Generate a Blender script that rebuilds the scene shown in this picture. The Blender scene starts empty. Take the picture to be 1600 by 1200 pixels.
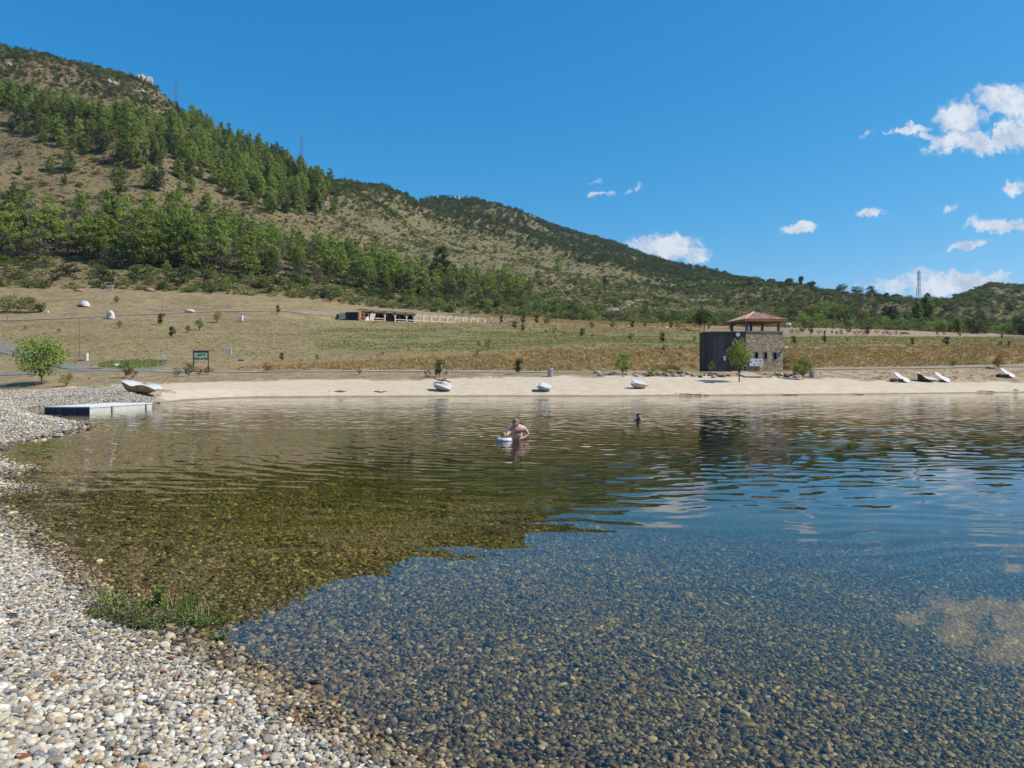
import bpy, bmesh, math, random
import numpy as np
from mathutils import Vector, Matrix, Euler
R = math.radians
sc = bpy.context.scene
COL = sc.collection
random.seed(7); rng = np.random.default_rng(11)

# ------------------------------------------------------------------ camera, sky, sun, exposure
F = 1140.0; HZ = 586.0; EYE = 2.0
cam = bpy.data.cameras.new('camera'); camo = bpy.data.objects.new('camera', cam); COL.objects.link(camo)
cam.sensor_width = 36; cam.lens = 36*F/1600; cam.shift_y = -(600-HZ)/1600
cam.clip_start = 0.1; cam.clip_end = 20000
camo.location = (0, 0, EYE); camo.rotation_euler = (R(90), 0, 0)
sc.camera = camo
SUN_EL, SUN_AZ = R(47), R(97)       # azimuth measured from +Y (view direction) towards +X (right)
sund = Vector((math.cos(SUN_EL)*math.sin(SUN_AZ), math.cos(SUN_EL)*math.cos(SUN_AZ), math.sin(SUN_EL)))
sun = bpy.data.lights.new('sun', 'SUN'); suno = bpy.data.objects.new('sun', sun); COL.objects.link(suno)
sun.energy = 5.0; sun.angle = R(0.5); sun.color = (1.0, 0.955, 0.88)
suno.rotation_euler = (-sund).to_track_quat('-Z', 'Y').to_euler()
sc.view_settings.view_transform = 'Standard'; sc.view_settings.look = 'None'
sc.view_settings.exposure = 0.13; sc.view_settings.gamma = 1.0
sc.cycles.max_bounces = 8; sc.cycles.transparent_max_bounces = 12
sc.cycles.diffuse_bounces = 2; sc.cycles.glossy_bounces = 3; sc.cycles.transmission_bounces = 3
sc.cycles.caustics_reflective = False; sc.cycles.caustics_refractive = False

# ------------------------------------------------------------------ node helpers
class NT:
    def __init__(s, tree): s.t = tree; s.n = tree.nodes; s.l = tree.links
    def new(s, typ, inp=None, **kw):
        n = s.n.new(typ)
        for k, v in kw.items(): setattr(n, k, v)
        for k, v in (inp or {}).items():
            sock = n.inputs[k]
            if isinstance(v, bpy.types.NodeSocket): s.l.new(v, sock)
            elif isinstance(v, bpy.types.Node): s.l.new(v.outputs[0], sock)
            else: sock.default_value = v
        return n
    def math(s, op, a, b=0.0, c=0.0, clamp=False):
        return s.new('ShaderNodeMath', {0: a, 1: b, 2: c}, operation=op, use_clamp=clamp).outputs[0]
    def vmath(s, op, a, b=(0, 0, 0)):
        n = s.new('ShaderNodeVectorMath', {0: a, 1: b}, operation=op)
        return n.outputs['Value'] if op in ('LENGTH', 'DISTANCE', 'DOT_PRODUCT') else n.outputs[0]
    def scale(s, a, k): 
        n = s.new('ShaderNodeVectorMath', {0: a}, operation='SCALE')
        if isinstance(k, bpy.types.NodeSocket): s.l.new(k, n.inputs['Scale'])
        else: n.inputs['Scale'].default_value = k
        return n.outputs[0]
    def noise(s, vec, scale, detail=3, rough=0.5, dist=0.0, col=False):
        n = s.new('ShaderNodeTexNoise', {'Vector': vec, 'Scale': scale, 'Detail': detail, 'Roughness': rough, 'Distortion': dist})
        return n.outputs['Color' if col else 'Fac']
    def ramp(s, fac, stops, interp='LINEAR'):
        n = s.new('ShaderNodeValToRGB', {'Fac': fac}); cr = n.color_ramp; cr.interpolation = interp
        while len(cr.elements) < len(stops): cr.elements.new(0.5)
        for e, (p, c) in zip(cr.elements, stops):
            e.position = p; e.color = (c[0], c[1], c[2], 1) if hasattr(c, '__len__') else (c, c, c, 1)
        return n.outputs[0]
    def mix(s, fac, a, b, blend='MIX'):
        n = s.new('ShaderNodeMix', data_type='RGBA', blend_type=blend)
        for i, v in ((0, fac), (6, a), (7, b)):
            if isinstance(v, bpy.types.NodeSocket): s.l.new(v, n.inputs[i])
            elif i == 0: n.inputs[0].default_value = v
            else: n.inputs[i].default_value = (v[0], v[1], v[2], 1) if hasattr(v, '__len__') else (v, v, v, 1)
        return n.outputs[2]
    def smooth(s, v, a, b):
        return s.new('ShaderNodeMapRange', {0: v, 1: a, 2: b, 3: 0.0, 4: 1.0}, interpolation_type='SMOOTHSTEP').outputs[0]

def material(name):
    m = bpy.data.materials.new(name); m.use_nodes = True
    m.node_tree.nodes.clear()
    return m, NT(m.node_tree)
def out(nt, shader, vol=None):
    o = nt.new('ShaderNodeOutputMaterial'); nt.l.new(shader if isinstance(shader, bpy.types.NodeSocket) else shader.outputs[0], o.inputs[0])
def pbsdf(nt, col, rough=0.8, metal=0.0, normal=None, spec=0.5):
    b = nt.new('ShaderNodeBsdfPrincipled')
    for k, v in (('Base Color', col), ('Roughness', rough), ('Metallic', metal), ('Specular IOR Level', spec)):
        if isinstance(v, bpy.types.NodeSocket): nt.l.new(v, b.inputs[k])
        else: b.inputs[k].default_value = (*v, 1) if k == 'Base Color' else v
    if normal is not None: nt.l.new(normal, b.inputs['Normal'])
    return b
def simple(name, col, rough=0.8, var=0.25, scale=4.0, metal=0.0, bump=0.0, spec=0.4):
    m, nt = material(name)
    tc = nt.new('ShaderNodeTexCoord').outputs['Object']
    f = nt.noise(tc, scale, 5, 0.6)
    lo = tuple(c*(1-var) for c in col); hi = tuple(min(1, c*(1+var)) for c in col)
    c = nt.ramp(f, [(0.3, lo), (0.7, hi)])
    nrm = None
    if bump: nrm = nt.new('ShaderNodeBump', {'Height': nt.noise(tc, scale*6, 4), 'Strength': bump, 'Distance': 0.05}).outputs[0]
    out(nt, pbsdf(nt, c, rough, metal, nrm, spec)); return m

# ------------------------------------------------------------------ world: Nishita sky with fair-weather clouds
w = bpy.data.worlds.new('World'); sc.world = w; w.use_nodes = True
nt = NT(w.node_tree); nt.n.clear()
sky = nt.new('ShaderNodeTexSky', sky_type='NISHITA', sun_disc=False, sun_elevation=SUN_EL, sun_rotation=SUN_AZ,
             altitude=400.0, air_density=1.0, dust_density=0.25, ozone_density=3.2)
hs = nt.new('ShaderNodeHueSaturation', {'Hue': 0.492, 'Saturation': 1.16, 'Value': 1.0, 'Color': sky.outputs[0]})
SKS = 0.118
scl = nt.new('ShaderNodeSeparateColor', {0: nt.scale(hs.outputs[0], SKS)})
chan = [nt.math('MULTIPLY', nt.math('POWER', nt.math('MAXIMUM', scl.outputs[i], 1e-4), g), k/SKS) for i, (g, k) in enumerate(((1.78, 1.32), (.82, .765), (.60, .915)))]
bg1 = nt.new('ShaderNodeBackground', {'Color': nt.new('ShaderNodeCombineColor', {0: chan[0], 1: chan[1], 2: chan[2]}).outputs[0], 'Strength': SKS})
tc = nt.new('ShaderNodeTexCoord').outputs['Generated']
sp = nt.new('ShaderNodeSeparateXYZ', {0: tc})
dy = nt.math('MAXIMUM', sp.outputs[1], 0.05)
u = nt.math('DIVIDE', sp.outputs[0], dy); v = nt.math('DIVIDE', sp.outputs[2], dy)
uv = nt.new('ShaderNodeCombineXYZ', {0: u, 1: v, 2: 0.0}).outputs[0]
big = nt.noise(uv, 22, 2, 0.5, 0, True)
fine = nt.noise(uv, 70, 4, 0.6, 0, True)
d1 = nt.scale(nt.vmath('SUBTRACT', big, (.5, .5, .5)), 0.030)
d2 = nt.scale(nt.vmath('SUBTRACT', fine, (.5, .5, .5)), 0.022)
duv = nt.vmath('ADD', uv, nt.vmath('ADD', d1, d2))
CL = [(1580,156,66,30,-8,.95),(1500,182,48,36,-14,.95),(1588,206,52,28,10,.95),(1500,222,62,22,5,.8),(1545,228,50,20,5,.75),(1450,208,34,10,0,.5),
      (1650,170,70,40,0,1),(1422,200,48,7,6,.55),(1355,212,16,7,30,.4),
      (1249,358,32,14,0,.85),(1361,337,28,11,0,.75),(1582,292,22,12,-10,.8),(1558,351,54,14,-4,.9),(1620,352,50,16,0,.9),(1516,383,44,9,8,.7),
      (1482,327,16,4,5,.28),(938,302,20,6,0,.62),(922,278,20,6,0,.28),(1001,292,9,10,0,.3),(983,297,14,5,0,.2),
      (1040,386,66,24,0,1.1),(1075,400,40,16,0,.8),(1400,440,75,14,5,.55),(1490,446,95,22,0,.95),(1540,436,50,16,0,.6),(1440,430,40,10,0,.35),
      (1700,300,90,30,0,.9),(1800,120,120,40,10,1),(-300,330,120,25,0,.8)]
mx = None
for (cx, cy, rx, ry, ang, wgt) in CL:
    mp = nt.new('ShaderNodeMapping', {'Vector': duv, 'Location': ((cx-800)/F, (HZ-cy)/F, 0), 'Rotation': (0, 0, R(ang)), 'Scale': (rx/F, ry/F, 1)}, vector_type='TEXTURE')
    e = nt.math('MULTIPLY_ADD', nt.vmath('LENGTH', mp.outputs[0]), -1.0, 1.0)
    e = nt.math('MULTIPLY', nt.math('ADD', e, 0.0), wgt*1.5) if wgt < 1 else nt.math('MULTIPLY', e, 1.5)
    e = nt.math('MINIMUM', e, wgt)
    mx = e if mx is None else nt.math('MAXIMUM', mx, e)
fb = nt.noise(duv, 60, 6, 0.62)
den = nt.math('ADD', mx, nt.math('MULTIPLY', nt.math('SUBTRACT', fb, 0.5), 2.1))
den = nt.math('MULTIPLY', nt.smooth(den, -0.02, 0.75), nt.smooth(mx, -0.12, 0.15))
cc = nt.ramp(nt.noise(nt.vmath('ADD', duv, (0, .012, 0)), 34, 4, 0.6), [(0.34, (.50, .60, .74)), (0.58, (.86, .90, .97))])
bg2 = nt.new('ShaderNodeBackground', {'Color': cc, 'Strength': 0.86})
mixs = nt.new('ShaderNodeMixShader', {0: nt.math('MULTIPLY', den, 0.92), 1: bg1.outputs[0], 2: bg2.outputs[0]})
o = nt.new('ShaderNodeOutputWorld'); nt.l.new(mixs.outputs[0], o.inputs[0])
w.cycles.sampling_method = 'MANUAL'; w.cycles.sample_map_resolution = 512

# ------------------------------------------------------------------ numeric noise + height field
_P = rng.integers(0, 2**31, 4096)
def _h(ix, iy, s):
    return (_P[(_P[(ix + s*131) & 4095] + iy) & 4095] & 0xffff)/65535.0
def vnoise(x, y, s=0):
    ix = np.floor(x).astype(np.int64); iy = np.floor(y).astype(np.int64)
    fx = x-ix; fy = y-iy; fx = fx*fx*(3-2*fx); fy = fy*fy*(3-2*fy)
    a = _h(ix, iy, s)*(1-fx)+_h(ix+1, iy, s)*fx; b = _h(ix, iy+1, s)*(1-fx)+_h(ix+1, iy+1, s)*fx
    return a*(1-fy)+b*fy
def fbm(x, y, s=0, o=4, g=0.5):
    t = 0; a = 1; n = 0
    for k in range(o):
        t = t+a*vnoise(x*2**k+17.3*k, y*2**k-9.1*k, s+k); n += a; a *= g
    return t/n
def sstep(v, a, b):
    t = np.clip((v-a)/(b-a), 0, 1); return t*t*(3-2*t)

def wpt(px, py, z=0.0):            # world point where the pixel's ray meets height z
    Y = F*(EYE-z)/(py-HZ); return ((px-800)/F*Y, Y)
SH = [(640,1186),(560,1142),(478,1092),(430,1064),(372,1034),(318,1012),(270,985),(238,955),(205,945),(168,926),(128,895),(92,872),(58,848),(30,815),(2,796),
      (-30,785),(5,770),(70,764),(25,755),(0,746),(20,738),(50,733),(10,722),(-12,708),(5,697),(30,690),(80,683),(112,673),(133,663),(100,655),(58,648),(40,641),(60,634.5),(150,632),(222,632),(262,629),(292,626),
      (340,623),(400,621),(520,620),(640,619.5),(800,619),(960,619),(1100,618),(1250,617),(1400,615.5),(1600,613),(1800,611),(2100,609)]
LAKE = [(14,-6),(5,0.6),(2.2,2.1),(0.7,3.0)]+[wpt(*p) for p in SH]+[(140,95),(150,40),(110,-20),(40,-20)]
_L = np.array(LAKE)
def lake_sd(x, y):                 # >0 on land, <0 in the lake
    d = np.full(x.shape, 1e9); ins = np.zeros(x.shape, bool)
    for i in range(len(_L)):
        ax, ay = _L[i]; bx, by = _L[(i+1) % len(_L)]
        ex, ey = bx-ax, by-ay
        t = np.clip(((x-ax)*ex+(y-ay)*ey)/(ex*ex+ey*ey), 0, 1)
        d = np.minimum(d, (x-ax-t*ex)**2+(y-ay-t*ey)**2)
        c = ((ay > y) != (by > y)) & (x < (bx-ax)*(y-ay)/((by-ay) if by != ay else 1e-9)+ax)
        ins ^= c
    return np.sqrt(d)*np.where(ins, -1, 1)

# feature lines of the land, each: azimuth columns (pixels), depth, pixel height
FEAT = [
 ([-300,0,200,290,400,800,1200,1600,2000],[25,25,40,56,66,70,72,83,95], None),
 ([-300,0,100,200,300,400,640,850,1000,1200,1400,1600,2000],[70,70,70,72,75,78,82,84,84,86,88,94,100],[612,612,607,600,597,595,594,588,587,589,597,598,598]),
 ([-300,0,100,200,400,700,1000,1200,1300,1600,2000],[80,84,86,86,88,90,90,92,95,102,108],[584,583,578,580,581,580,582,581,577,573,573]),
 ([-300,0,200,400,700,900,1100,1300,1600,2000],[100,100,98,100,102,104,106,108,116,120],[560,560,568,567,556,547,546,541,535,535]),
 ([-300,0,200,400,640,900,1100,1300,1600,2000],[145,145,145,150,165,155,150,150,160,165],[502,502,506,512,514,523,527,526,528,528]),
 ([-300,0,200,350,450,550,650,800,950,1100,1250,1400,1600,2000],[190,190,195,200,205,210,215,225,230,235,240,250,260,260],[448,448,450,458,463,474,484,494,503,508,508,514,523,523]),
 ([-400,0,60,130,200,240,280,350,420,470,520,560,600,650,700,740,770,830,870,960,1030,1080,1100,1150,1200,1290,1330,1430,1480,1520,1550,1600,1700,2000],
  [600,580,578,575,570,565,560,552,540,530,560,650,720,800,1000,1100,1120,1150,1150,1150,1100,950,900,750,620,500,480,480,520,620,700,750,800,900],
  [64,74,84,103,117,136,172,212,236,262,278,288,292,306,311,314,320,340,355,383,410,419,420,433,442,456,462,468,467,455,444,446,430,420]),
]
NC = 400
_px = np.linspace(-400, 2000, NC); _a = np.arctan((_px-800)/F)
_r = []; _z = []
for cx, Y, py in FEAT:
    y = np.interp(_px, cx, Y); _r.append(y/np.cos(_a))
    _z.append(np.full(NC, .42) if py is None else EYE+(HZ-np.interp(_px, cx, py))/F*y)
k = np.ones(9)/9
def sm(v): return np.convolve(np.pad(v, 4, 'edge'), k, 'valid')
_r = [sm(v) for v in _r]; _z = [sm(v) if i < 6 else v for i, v in enumerate(_z)]
# concave lower slope
r5, z5, r6, z6 = _r[5], _z[5], _r[6], _z[6]
_r.insert(6, r5+(r6-r5)*.30); _z.insert(6, z5+(z6-z5)*.265)
_r.append(_r[7]*1.35); _z.append(_z[7]*.78)
_r.append(np.full(NC, 3200.)); _z.append(np.full(NC, 20.))
_r = np.array([np.zeros(NC)]+_r); _z = np.array([np.full(NC, .42)]+_z)
PADS = [((27.6, 95.0), 4.6, 2.0, 2.42), ((-31.5, 181), 0, 0, 14.9)]
def H(x, y, full=True):
    x = np.asarray(x, float); y = np.asarray(y, float)
    a = np.arctan2(x, np.maximum(y, 1e-6)); a = np.where(y <= 0, np.sign(x)*1.55, a)
    r = np.hypot(x, y)
    ca = np.clip((a-_a[0])/(_a[-1]-_a[0]), 0, 1)
    pxx = np.clip(800+F*np.tan(np.clip(a, -1.2, 1.2)), -400, 2000)
    t = (pxx+400)/2400*(NC-1); i0 = np.clip(t.astype(int), 0, NC-2); ft = t-i0
    rk = _r[:, i0]*(1-ft)+_r[:, i0+1]*ft; zk = _z[:, i0]*(1-ft)+_z[:, i0+1]*ft
    z = np.zeros(r.shape)+zk[0]
    for j in range(len(_r)-1):
        seg = (r >= rk[j]) & (r < rk[j+1]); q = (r-rk[j])/np.maximum(rk[j+1]-rk[j], 1e-6)
        z = np.where(seg, zk[j]*(1-q)+zk[j+1]*q, z)
    z = np.where(r >= rk[-1], zk[-1], z)
    q = sstep(r, rk[6]-5, rk[7])*(1-.75*sstep(r, rk[7]+(rk[8]-rk[7])*.55, rk[8]))*(1-sstep(r, rk[8]*1.2, rk[8]*1.5))
    q = q*(1-.55*sstep(pxx, 850, 1050))
    z = z+q*((fbm(x/95, y/95, 3, 4)-.5)*34*(.45+.55*(r/500).clip(0, 1.4)) + (fbm(x/22, y/22, 9, 3)-.5)*5)
    z = z+sstep(r, rk[2], rk[4])*(fbm(x/14, y/14, 21, 3)-.5)*.7+sstep(r, 20, rk[2])*(fbm(x/3.2, y/3.2, 22, 3)-.5)*.10
    # level pads: tower and long pavilion
    d = np.maximum(np.abs(x-29.3)-6.6, np.abs(y-95.5)-4.5); k1 = 1-sstep(d, 0, 3.0)
    z = z*(1-k1)+2.44*k1
    ax, ay, bx, by = -44., 172., -6., 202.
    tt = np.clip(((x-ax)*(bx-ax)+(y-ay)*(by-ay))/((bx-ax)**2+(by-ay)**2), 0, 1)
    d = np.hypot(x-ax-tt*(bx-ax), y-ay-tt*(by-ay)); k2 = 1-sstep(d, 5.0, 11)
    z = z*(1-k2)+14.75*k2
    if full:
        near = r < 230
        sd = np.full(x.shape, 50.)
        if near.any(): sd[near] = lake_sd(x[near], y[near])
        land = np.minimum(z, .16*np.maximum(sd, 0)+.02*np.maximum(sd, 0)**2+.004+ (fbm(x/.9, y/.9, 31, 3)-.5)*.05*sstep(sd, 0.1, 1.2))
        wat = -1.7*(1-np.exp(-np.maximum(-sd, 0)*.090))+(fbm(x/1.2, y/1.2, 33, 3)-.5)*.10*sstep(-sd, .2, 2)
        z = np.where(sd > 0, np.where(sd < 25, land, z), wat)
        return z, sd
    return z
def Hs(x, y): return float(H(np.array([x]), np.array([y]))[0][0])

_Yr = np.exp(np.linspace(np.log(8), np.log(2200), 2600))
def hit(px, py, ymin=8):           # world point on the land seen at a pixel
    x = (px-800)/F*_Yr; z, sd = H(x, _Yr); ray = EYE+(HZ-py)/F*_Yr
    ok = np.where((z >= ray) & (_Yr >= ymin))[0]
    if len(ok) == 0:
        j = int(np.argmax(np.where(_Yr < 1400, (z-EYE)/_Yr, -9)))
    else: j = ok[0]
    return Vector((x[j], _Yr[j], z[j]))
def at(px, py, Y): return Vector(((px-800)/F*Y, Y, EYE+(HZ-py)/F*Y))
def proj(x, y, z): return 800+F*x/y, HZ-F*(z-EYE)/y
# ------------------------------------------------------------------ scene bookkeeping
def tag(o, label=None, cat=None, group=None, kind=None):
    if label: o['label'] = label
    if cat: o['category'] = cat
    if group: o['group'] = group
    if kind: o['kind'] = kind
    return o
def empty(name, loc=(0, 0, 0), rz=0.0, scale=1.0, **kw):
    o = bpy.data.objects.new(name, None); COL.objects.link(o); o.empty_display_size = .2
    o.location = loc; o.rotation_euler = (0, 0, rz); o.scale = (scale,)*3
    return tag(o, **kw)
def place(name, data, loc=(0, 0, 0), rz=0.0, scale=1.0, parent=None, **kw):
    o = bpy.data.objects.new(name, data); COL.objects.link(o)
    o.location = loc; o.rotation_euler = (0, 0, rz); o.scale = (scale,)*3 if not hasattr(scale, '__len__') else scale
    if parent: o.parent = parent
    return tag(o, **kw)
def mesh_np(name, V, Fc, mats=(), smooth=False, mi=None):
    me = bpy.data.meshes.new(name)
    V = np.asarray(V, np.float32); Fc = np.asarray(Fc, np.int32); n, k = Fc.shape
    me.vertices.add(len(V)); me.vertices.foreach_set('co', V.ravel())
    me.loops.add(n*k); me.loops.foreach_set('vertex_index', Fc.ravel())
    me.polygons.add(n); me.polygons.foreach_set('loop_start', np.arange(0, n*k, k, dtype=np.int32))
    for m in mats: me.materials.append(m)
    if mi is not None: me.polygons.foreach_set('material_index', np.asarray(mi, np.int32))
    if smooth: me.polygons.foreach_set('use_smooth', np.ones(n, bool))
    me.update(calc_edges=True); return me
class MB:
    def __init__(s): s.v = []; s.f = []; s.m = []
    def add(s, vs, fs, mi=0):
        b = len(s.v); s.v += [tuple(p) for p in vs]; s.f += [tuple(i+b for i in f) for f in fs]; s.m += [mi]*len(fs); return s
    def box(s, lo, hi, mi=0, M=None):
        x0, y0, z0 = lo; x1, y1, z1 = hi
        vs = [Vector(p) for p in ((x0,y0,z0),(x1,y0,z0),(x1,y1,z0),(x0,y1,z0),(x0,y0,z1),(x1,y0,z1),(x1,y1,z1),(x0,y1,z1))]
        if M is not None: vs = [M @ p for p in vs]
        return s.add(vs, [(0,3,2,1),(4,5,6,7),(0,1,5,4),(1,2,6,5),(2,3,7,6),(3,0,4,7)], mi)
    def tube(s, a, b, r0, r1=None, n=6, mi=0, cap=True):
        a = Vector(a); b = Vector(b); r1 = r0 if r1 is None else r1
        d = (b-a).normalized(); q = d.to_track_quat('Z', 'Y').to_matrix()
        vs = []
        for c, r in ((a, r0), (b, r1)):
            for i in range(n):
                t = 2*math.pi*i/n; vs.append(c+q @ Vector((math.cos(t)*r, math.sin(t)*r, 0)))
        fs = [(i, (i+1) % n, n+(i+1) % n, n+i) for i in range(n)]
        if cap: fs += [tuple(range(n-1, -1, -1)), tuple(range(n, 2*n))]
        return s.add(vs, fs, mi)
    def ico(s, c, r, sub=1, jit=0.0, mi=0, seed=0, sq=(1, 1, 1)):
        bm = bmesh.new(); bmesh.ops.create_icosphere(bm, subdivisions=sub, radius=1.0); rr = random.Random(seed)
        vs = []
        for v in bm.verts:
            k = 1+rr.uniform(-jit, jit); vs.append((c[0]+v.co.x*r*k*sq[0], c[1]+v.co.y*r*k*sq[1], c[2]+v.co.z*r*k*sq[2]))
        fs = [tuple(v.index for v in f.verts) for f in bm.faces]; bm.free()
        return s.add(vs, fs, mi)
    def mesh(s, name, mats, smooth=False):
        me = bpy.data.meshes.new(name); me.from_pydata(s.v, [], s.f)
        for m in (mats if isinstance(mats, (list, tuple)) else [mats]): me.materials.append(m)
        me.polygons.foreach_set('material_index', s.m)
        if smooth: me.polygons.foreach_set('use_smooth', [True]*len(me.polygons))
        me.update(); return me
    def build(s, name, mats, parent=None, smooth=False, loc=(0, 0, 0), rz=0.0, bevel=0, **kw):
        o = place(name, s.mesh(name, mats, smooth), loc, rz, 1.0, parent, **kw)
        if bevel:
            b = o.modifiers.new('bevel', 'BEVEL'); b.width = bevel; b.segments = 2; b.limit_method = 'ANGLE'
        return o

# ------------------------------------------------------------------ ground sheet
def ground_material():
    m, nt = material('ground')
    g = nt.new('ShaderNodeNewGeometry'); P = g.outputs['Position']
    z = nt.new('ShaderNodeSeparateXYZ', {0: P}).outputs[2]
    A = nt.new('ShaderNodeAttribute', attribute_name='ma'); B = nt.new('ShaderNodeAttribute', attribute_name='mb')
    sa = nt.new('ShaderNodeSeparateColor', {0: A.outputs['Color']}); sb = nt.new('ShaderNodeSeparateColor', {0: B.outputs['Color']})
    sand, peb, bank = sa.outputs[0], sa.outputs[1], sa.outputs[2]; hill, green, brown = sb.outputs[0], sb.outputs[1], sb.outputs[2]
    P2 = nt.vmath('MULTIPLY', P, (1, 1, .3))
    n1 = nt.noise(P2, 0.06, 5, 0.6); n2 = nt.noise(P2, 0.9, 6, 0.7); n3 = nt.noise(P2, 7.0, 4, 0.65); n4 = nt.noise(P2, 0.25, 4, .6)
    # dry meadow
    mead = nt.ramp(nt.math('ADD', nt.math('MULTIPLY', n2, .65), nt.math('MULTIPLY', n3, .35)), [(0.30, (.095, .068, .032)), (0.5, (.265, .192, .100)), (0.68, (.42, .315, .185))])
    mead = nt.mix(nt.math('MULTIPLY', nt.smooth(n3, .35, .75), .45), mead, (.20, .165, .085))
    mead = nt.mix(1.0, mead, nt.ramp(nt.math('ADD', nt.math('MULTIPLY', n4, .6), nt.math('MULTIPLY', n1, .4)), [(.35, (.70, .74, .62)), (.5, (1, 1, 1)), (.65, (1.22, 1.16, 1.06))]), 'MULTIPLY')
    gcol = nt.ramp(n3, [(0.3, (.085, .105, .035)), (0.7, (.22, .24, .085))])
    gm = nt.math('MULTIPLY', nt.math('MULTIPLY', green, .8), nt.smooth(nt.math('ADD', n4, nt.math('MULTIPLY', n2, .6)), .66, .98), clamp=True)
    mead = nt.mix(gm, mead, gcol)
    bk = nt.ramp(nt.math('ADD', nt.math('MULTIPLY', n2, .6), nt.math('MULTIPLY', n3, .4)), [(0.30, (.13, .078, .032)), (0.5, (.28, .185, .080)), (0.70, (.43, .31, .155))])
    bk = nt.mix(nt.math('MULTIPLY', nt.smooth(n3, .4, .7), .5), bk, (.24, .13, .045))
    c = nt.mix(bank, mead, bk)
    br = nt.ramp(nt.math('ADD', nt.math('MULTIPLY', n3, .5), nt.math('MULTIPLY', n2, .5)), [(0.34, (.12, .078, .042)), (0.48, (.30, .215, .13)), (0.64, (.50, .40, .27))])
    c = nt.mix(brown, c, br)
    # hill soil
    hs = nt.ramp(nt.math('ADD', nt.math('MULTIPLY', n3, .6), nt.math('MULTIPLY', n2, .4)), [(0.30, (.085, .046, .026)), (0.5, (.20, .118, .070)), (0.72, (.35, .245, .165))])
    n6 = nt.noise(P2, 1.7, 4, .75)
    hg = nt.ramp(n6, [(0.36, (.035, .042, .016)), (0.48, (.13, .14, .052)), (0.66, (.27, .26, .115))])
    hs = nt.mix(1.0, hs, nt.ramp(n6, [(.36, (.45, .42, .40)), (.50, (1, 1, 1))]), 'MULTIPLY')
    hm = nt.smooth(nt.math('ADD', nt.math('ADD', nt.math('MULTIPLY', n2, .6), nt.math('MULTIPLY', n4, .6)), nt.math('MULTIPLY', green, .07)), .54, .70)
    c = nt.mix(hill, c, nt.mix(nt.math('MULTIPLY', hm, .80), hs, hg))
    # sand
    sn = nt.ramp(n2, [(0.25, (.47, .365, .245)), (0.6, (.60, .485, .345)), (0.8, (.66, .55, .41))])
    sn = nt.mix(nt.math('MULTIPLY', nt.smooth(n3, .50, .72), .42), sn, (.40, .315, .215))
    wet = nt.math('SUBTRACT', 1.0, nt.smooth(nt.math('ADD', z, nt.math('MULTIPLY', nt.math('SUBTRACT', n2, .5), .12)), .03, .14))
    sn = nt.mix(wet, sn, (.25, .19, .12))
    c = nt.mix(sand, c, sn)
    # pebbles
    vo = nt.new('ShaderNodeTexVoronoi', {'Vector': P, 'Scale': 17.0}, feature='F1')
    rnd = nt.new('ShaderNodeSeparateColor', {0: vo.outputs['Color']}).outputs[0]
    pc = nt.ramp(rnd, PEB, 'CONSTANT')
    edge = nt.smooth(vo.outputs['Distance'], .42, .62)
    pc = nt.mix(nt.math('MULTIPLY', edge, .6), pc, (.03, .025, .02))
    pw = nt.math('SUBTRACT', 1.0, nt.smooth(z, -.01, .05))
    pc = nt.mix(nt.math('MULTIPLY', pw, .8), pc, nt.mix(1.0, pc, (.30, .27, .22), 'MULTIPLY'))
    c = nt.mix(peb, c, pc)
    # lake bed: algae-olive stones; water's light absorption with depth painted into the colour
    dep = nt.smooth(nt.math('MULTIPLY', z, -1.0), .02, 1.35)
    bedc = nt.mix(1.0, nt.mix(nt.math('MULTIPLY', edge, .8), nt.ramp(rnd, [(0, (.17, .18, .06)), (.5, (.33, .33, .12)), (1, (.50, .47, .20))]), (.02, .018, .008)), nt.ramp(nt.noise(P, .8, 3, .6), [(.35, (.62, .68, .36)), (.65, (.95, .82, .5))]), 'MULTIPLY')
    c = nt.mix(nt.smooth(nt.math('MULTIPLY', z, -1.0), .03, .6), c, bedc)
    hb = nt.math('MULTIPLY', nt.math('MULTIPLY', vo.outputs['Distance'], -1.0), peb)
    bump = nt.new('ShaderNodeBump', {'Height': nt.math('ADD', hb, nt.math('MULTIPLY', n3, nt.math('SUBTRACT', 1.0, peb))), 'Strength': .6, 'Distance': .10})
    out(nt, pbsdf(nt, c, .9, 0, bump.outputs[0], .2)); return m
PEB = [(0, (.60, .53, .42)), (.15, (.70, .65, .56)), (.30, (.42, .36, .27)), (.40, (.33, .32, .30)), (.50, (.58, .45, .28)), (.58, (.20, .205, .215)),
       (.645, (.66, .57, .43)), (.77, (.44, .42, .37)), (.85, (.40, .24, .11)), (.895, (.76, .73, .67)), (.955, (.10, .105, .115)), (.985, (.26, .10, .05))]

def pebble_edge(px):               # right-hand limit of the pebble beach on the left shore
    return None
a0, a1 = math.atan((-500-800)/F), math.atan((2100-800)/F)
az = np.concatenate([np.linspace(a0, a1, 1050), np.linspace(a1, a0+2*math.pi, 110)[1:-1]])
rr = np.concatenate([np.exp(np.linspace(np.log(.8), np.log(60), 230)), np.exp(np.linspace(np.log(60), np.log(120), 150))[1:],
                     np.exp(np.linspace(np.log(120), np.log(1500), 300))[1:], np.exp(np.linspace(np.log(1500), np.log(7000), 14))[1:]])
AZ, RR = np.meshgrid(az, rr, indexing='ij'); X = (RR*np.sin(AZ)).ravel(); Yv = (RR*np.cos(AZ)).ravel()
Z, SD = H(X, Yv)
na, nr = len(az), len(rr)
V = np.stack([X, Yv, Z], 1)
V = np.vstack([V, [[0, 0, .42]]]); ctr = len(V)-1
i = np.arange(na)[:, None]; j = np.arange(nr-1)[None, :]; i2 = (i+1) % na
Q = np.stack([(i*nr+j), (i2*nr+j), (i2*nr+j+1), (i*nr+j+1)], -1).reshape(-1, 4)[:, ::-1]
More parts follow.
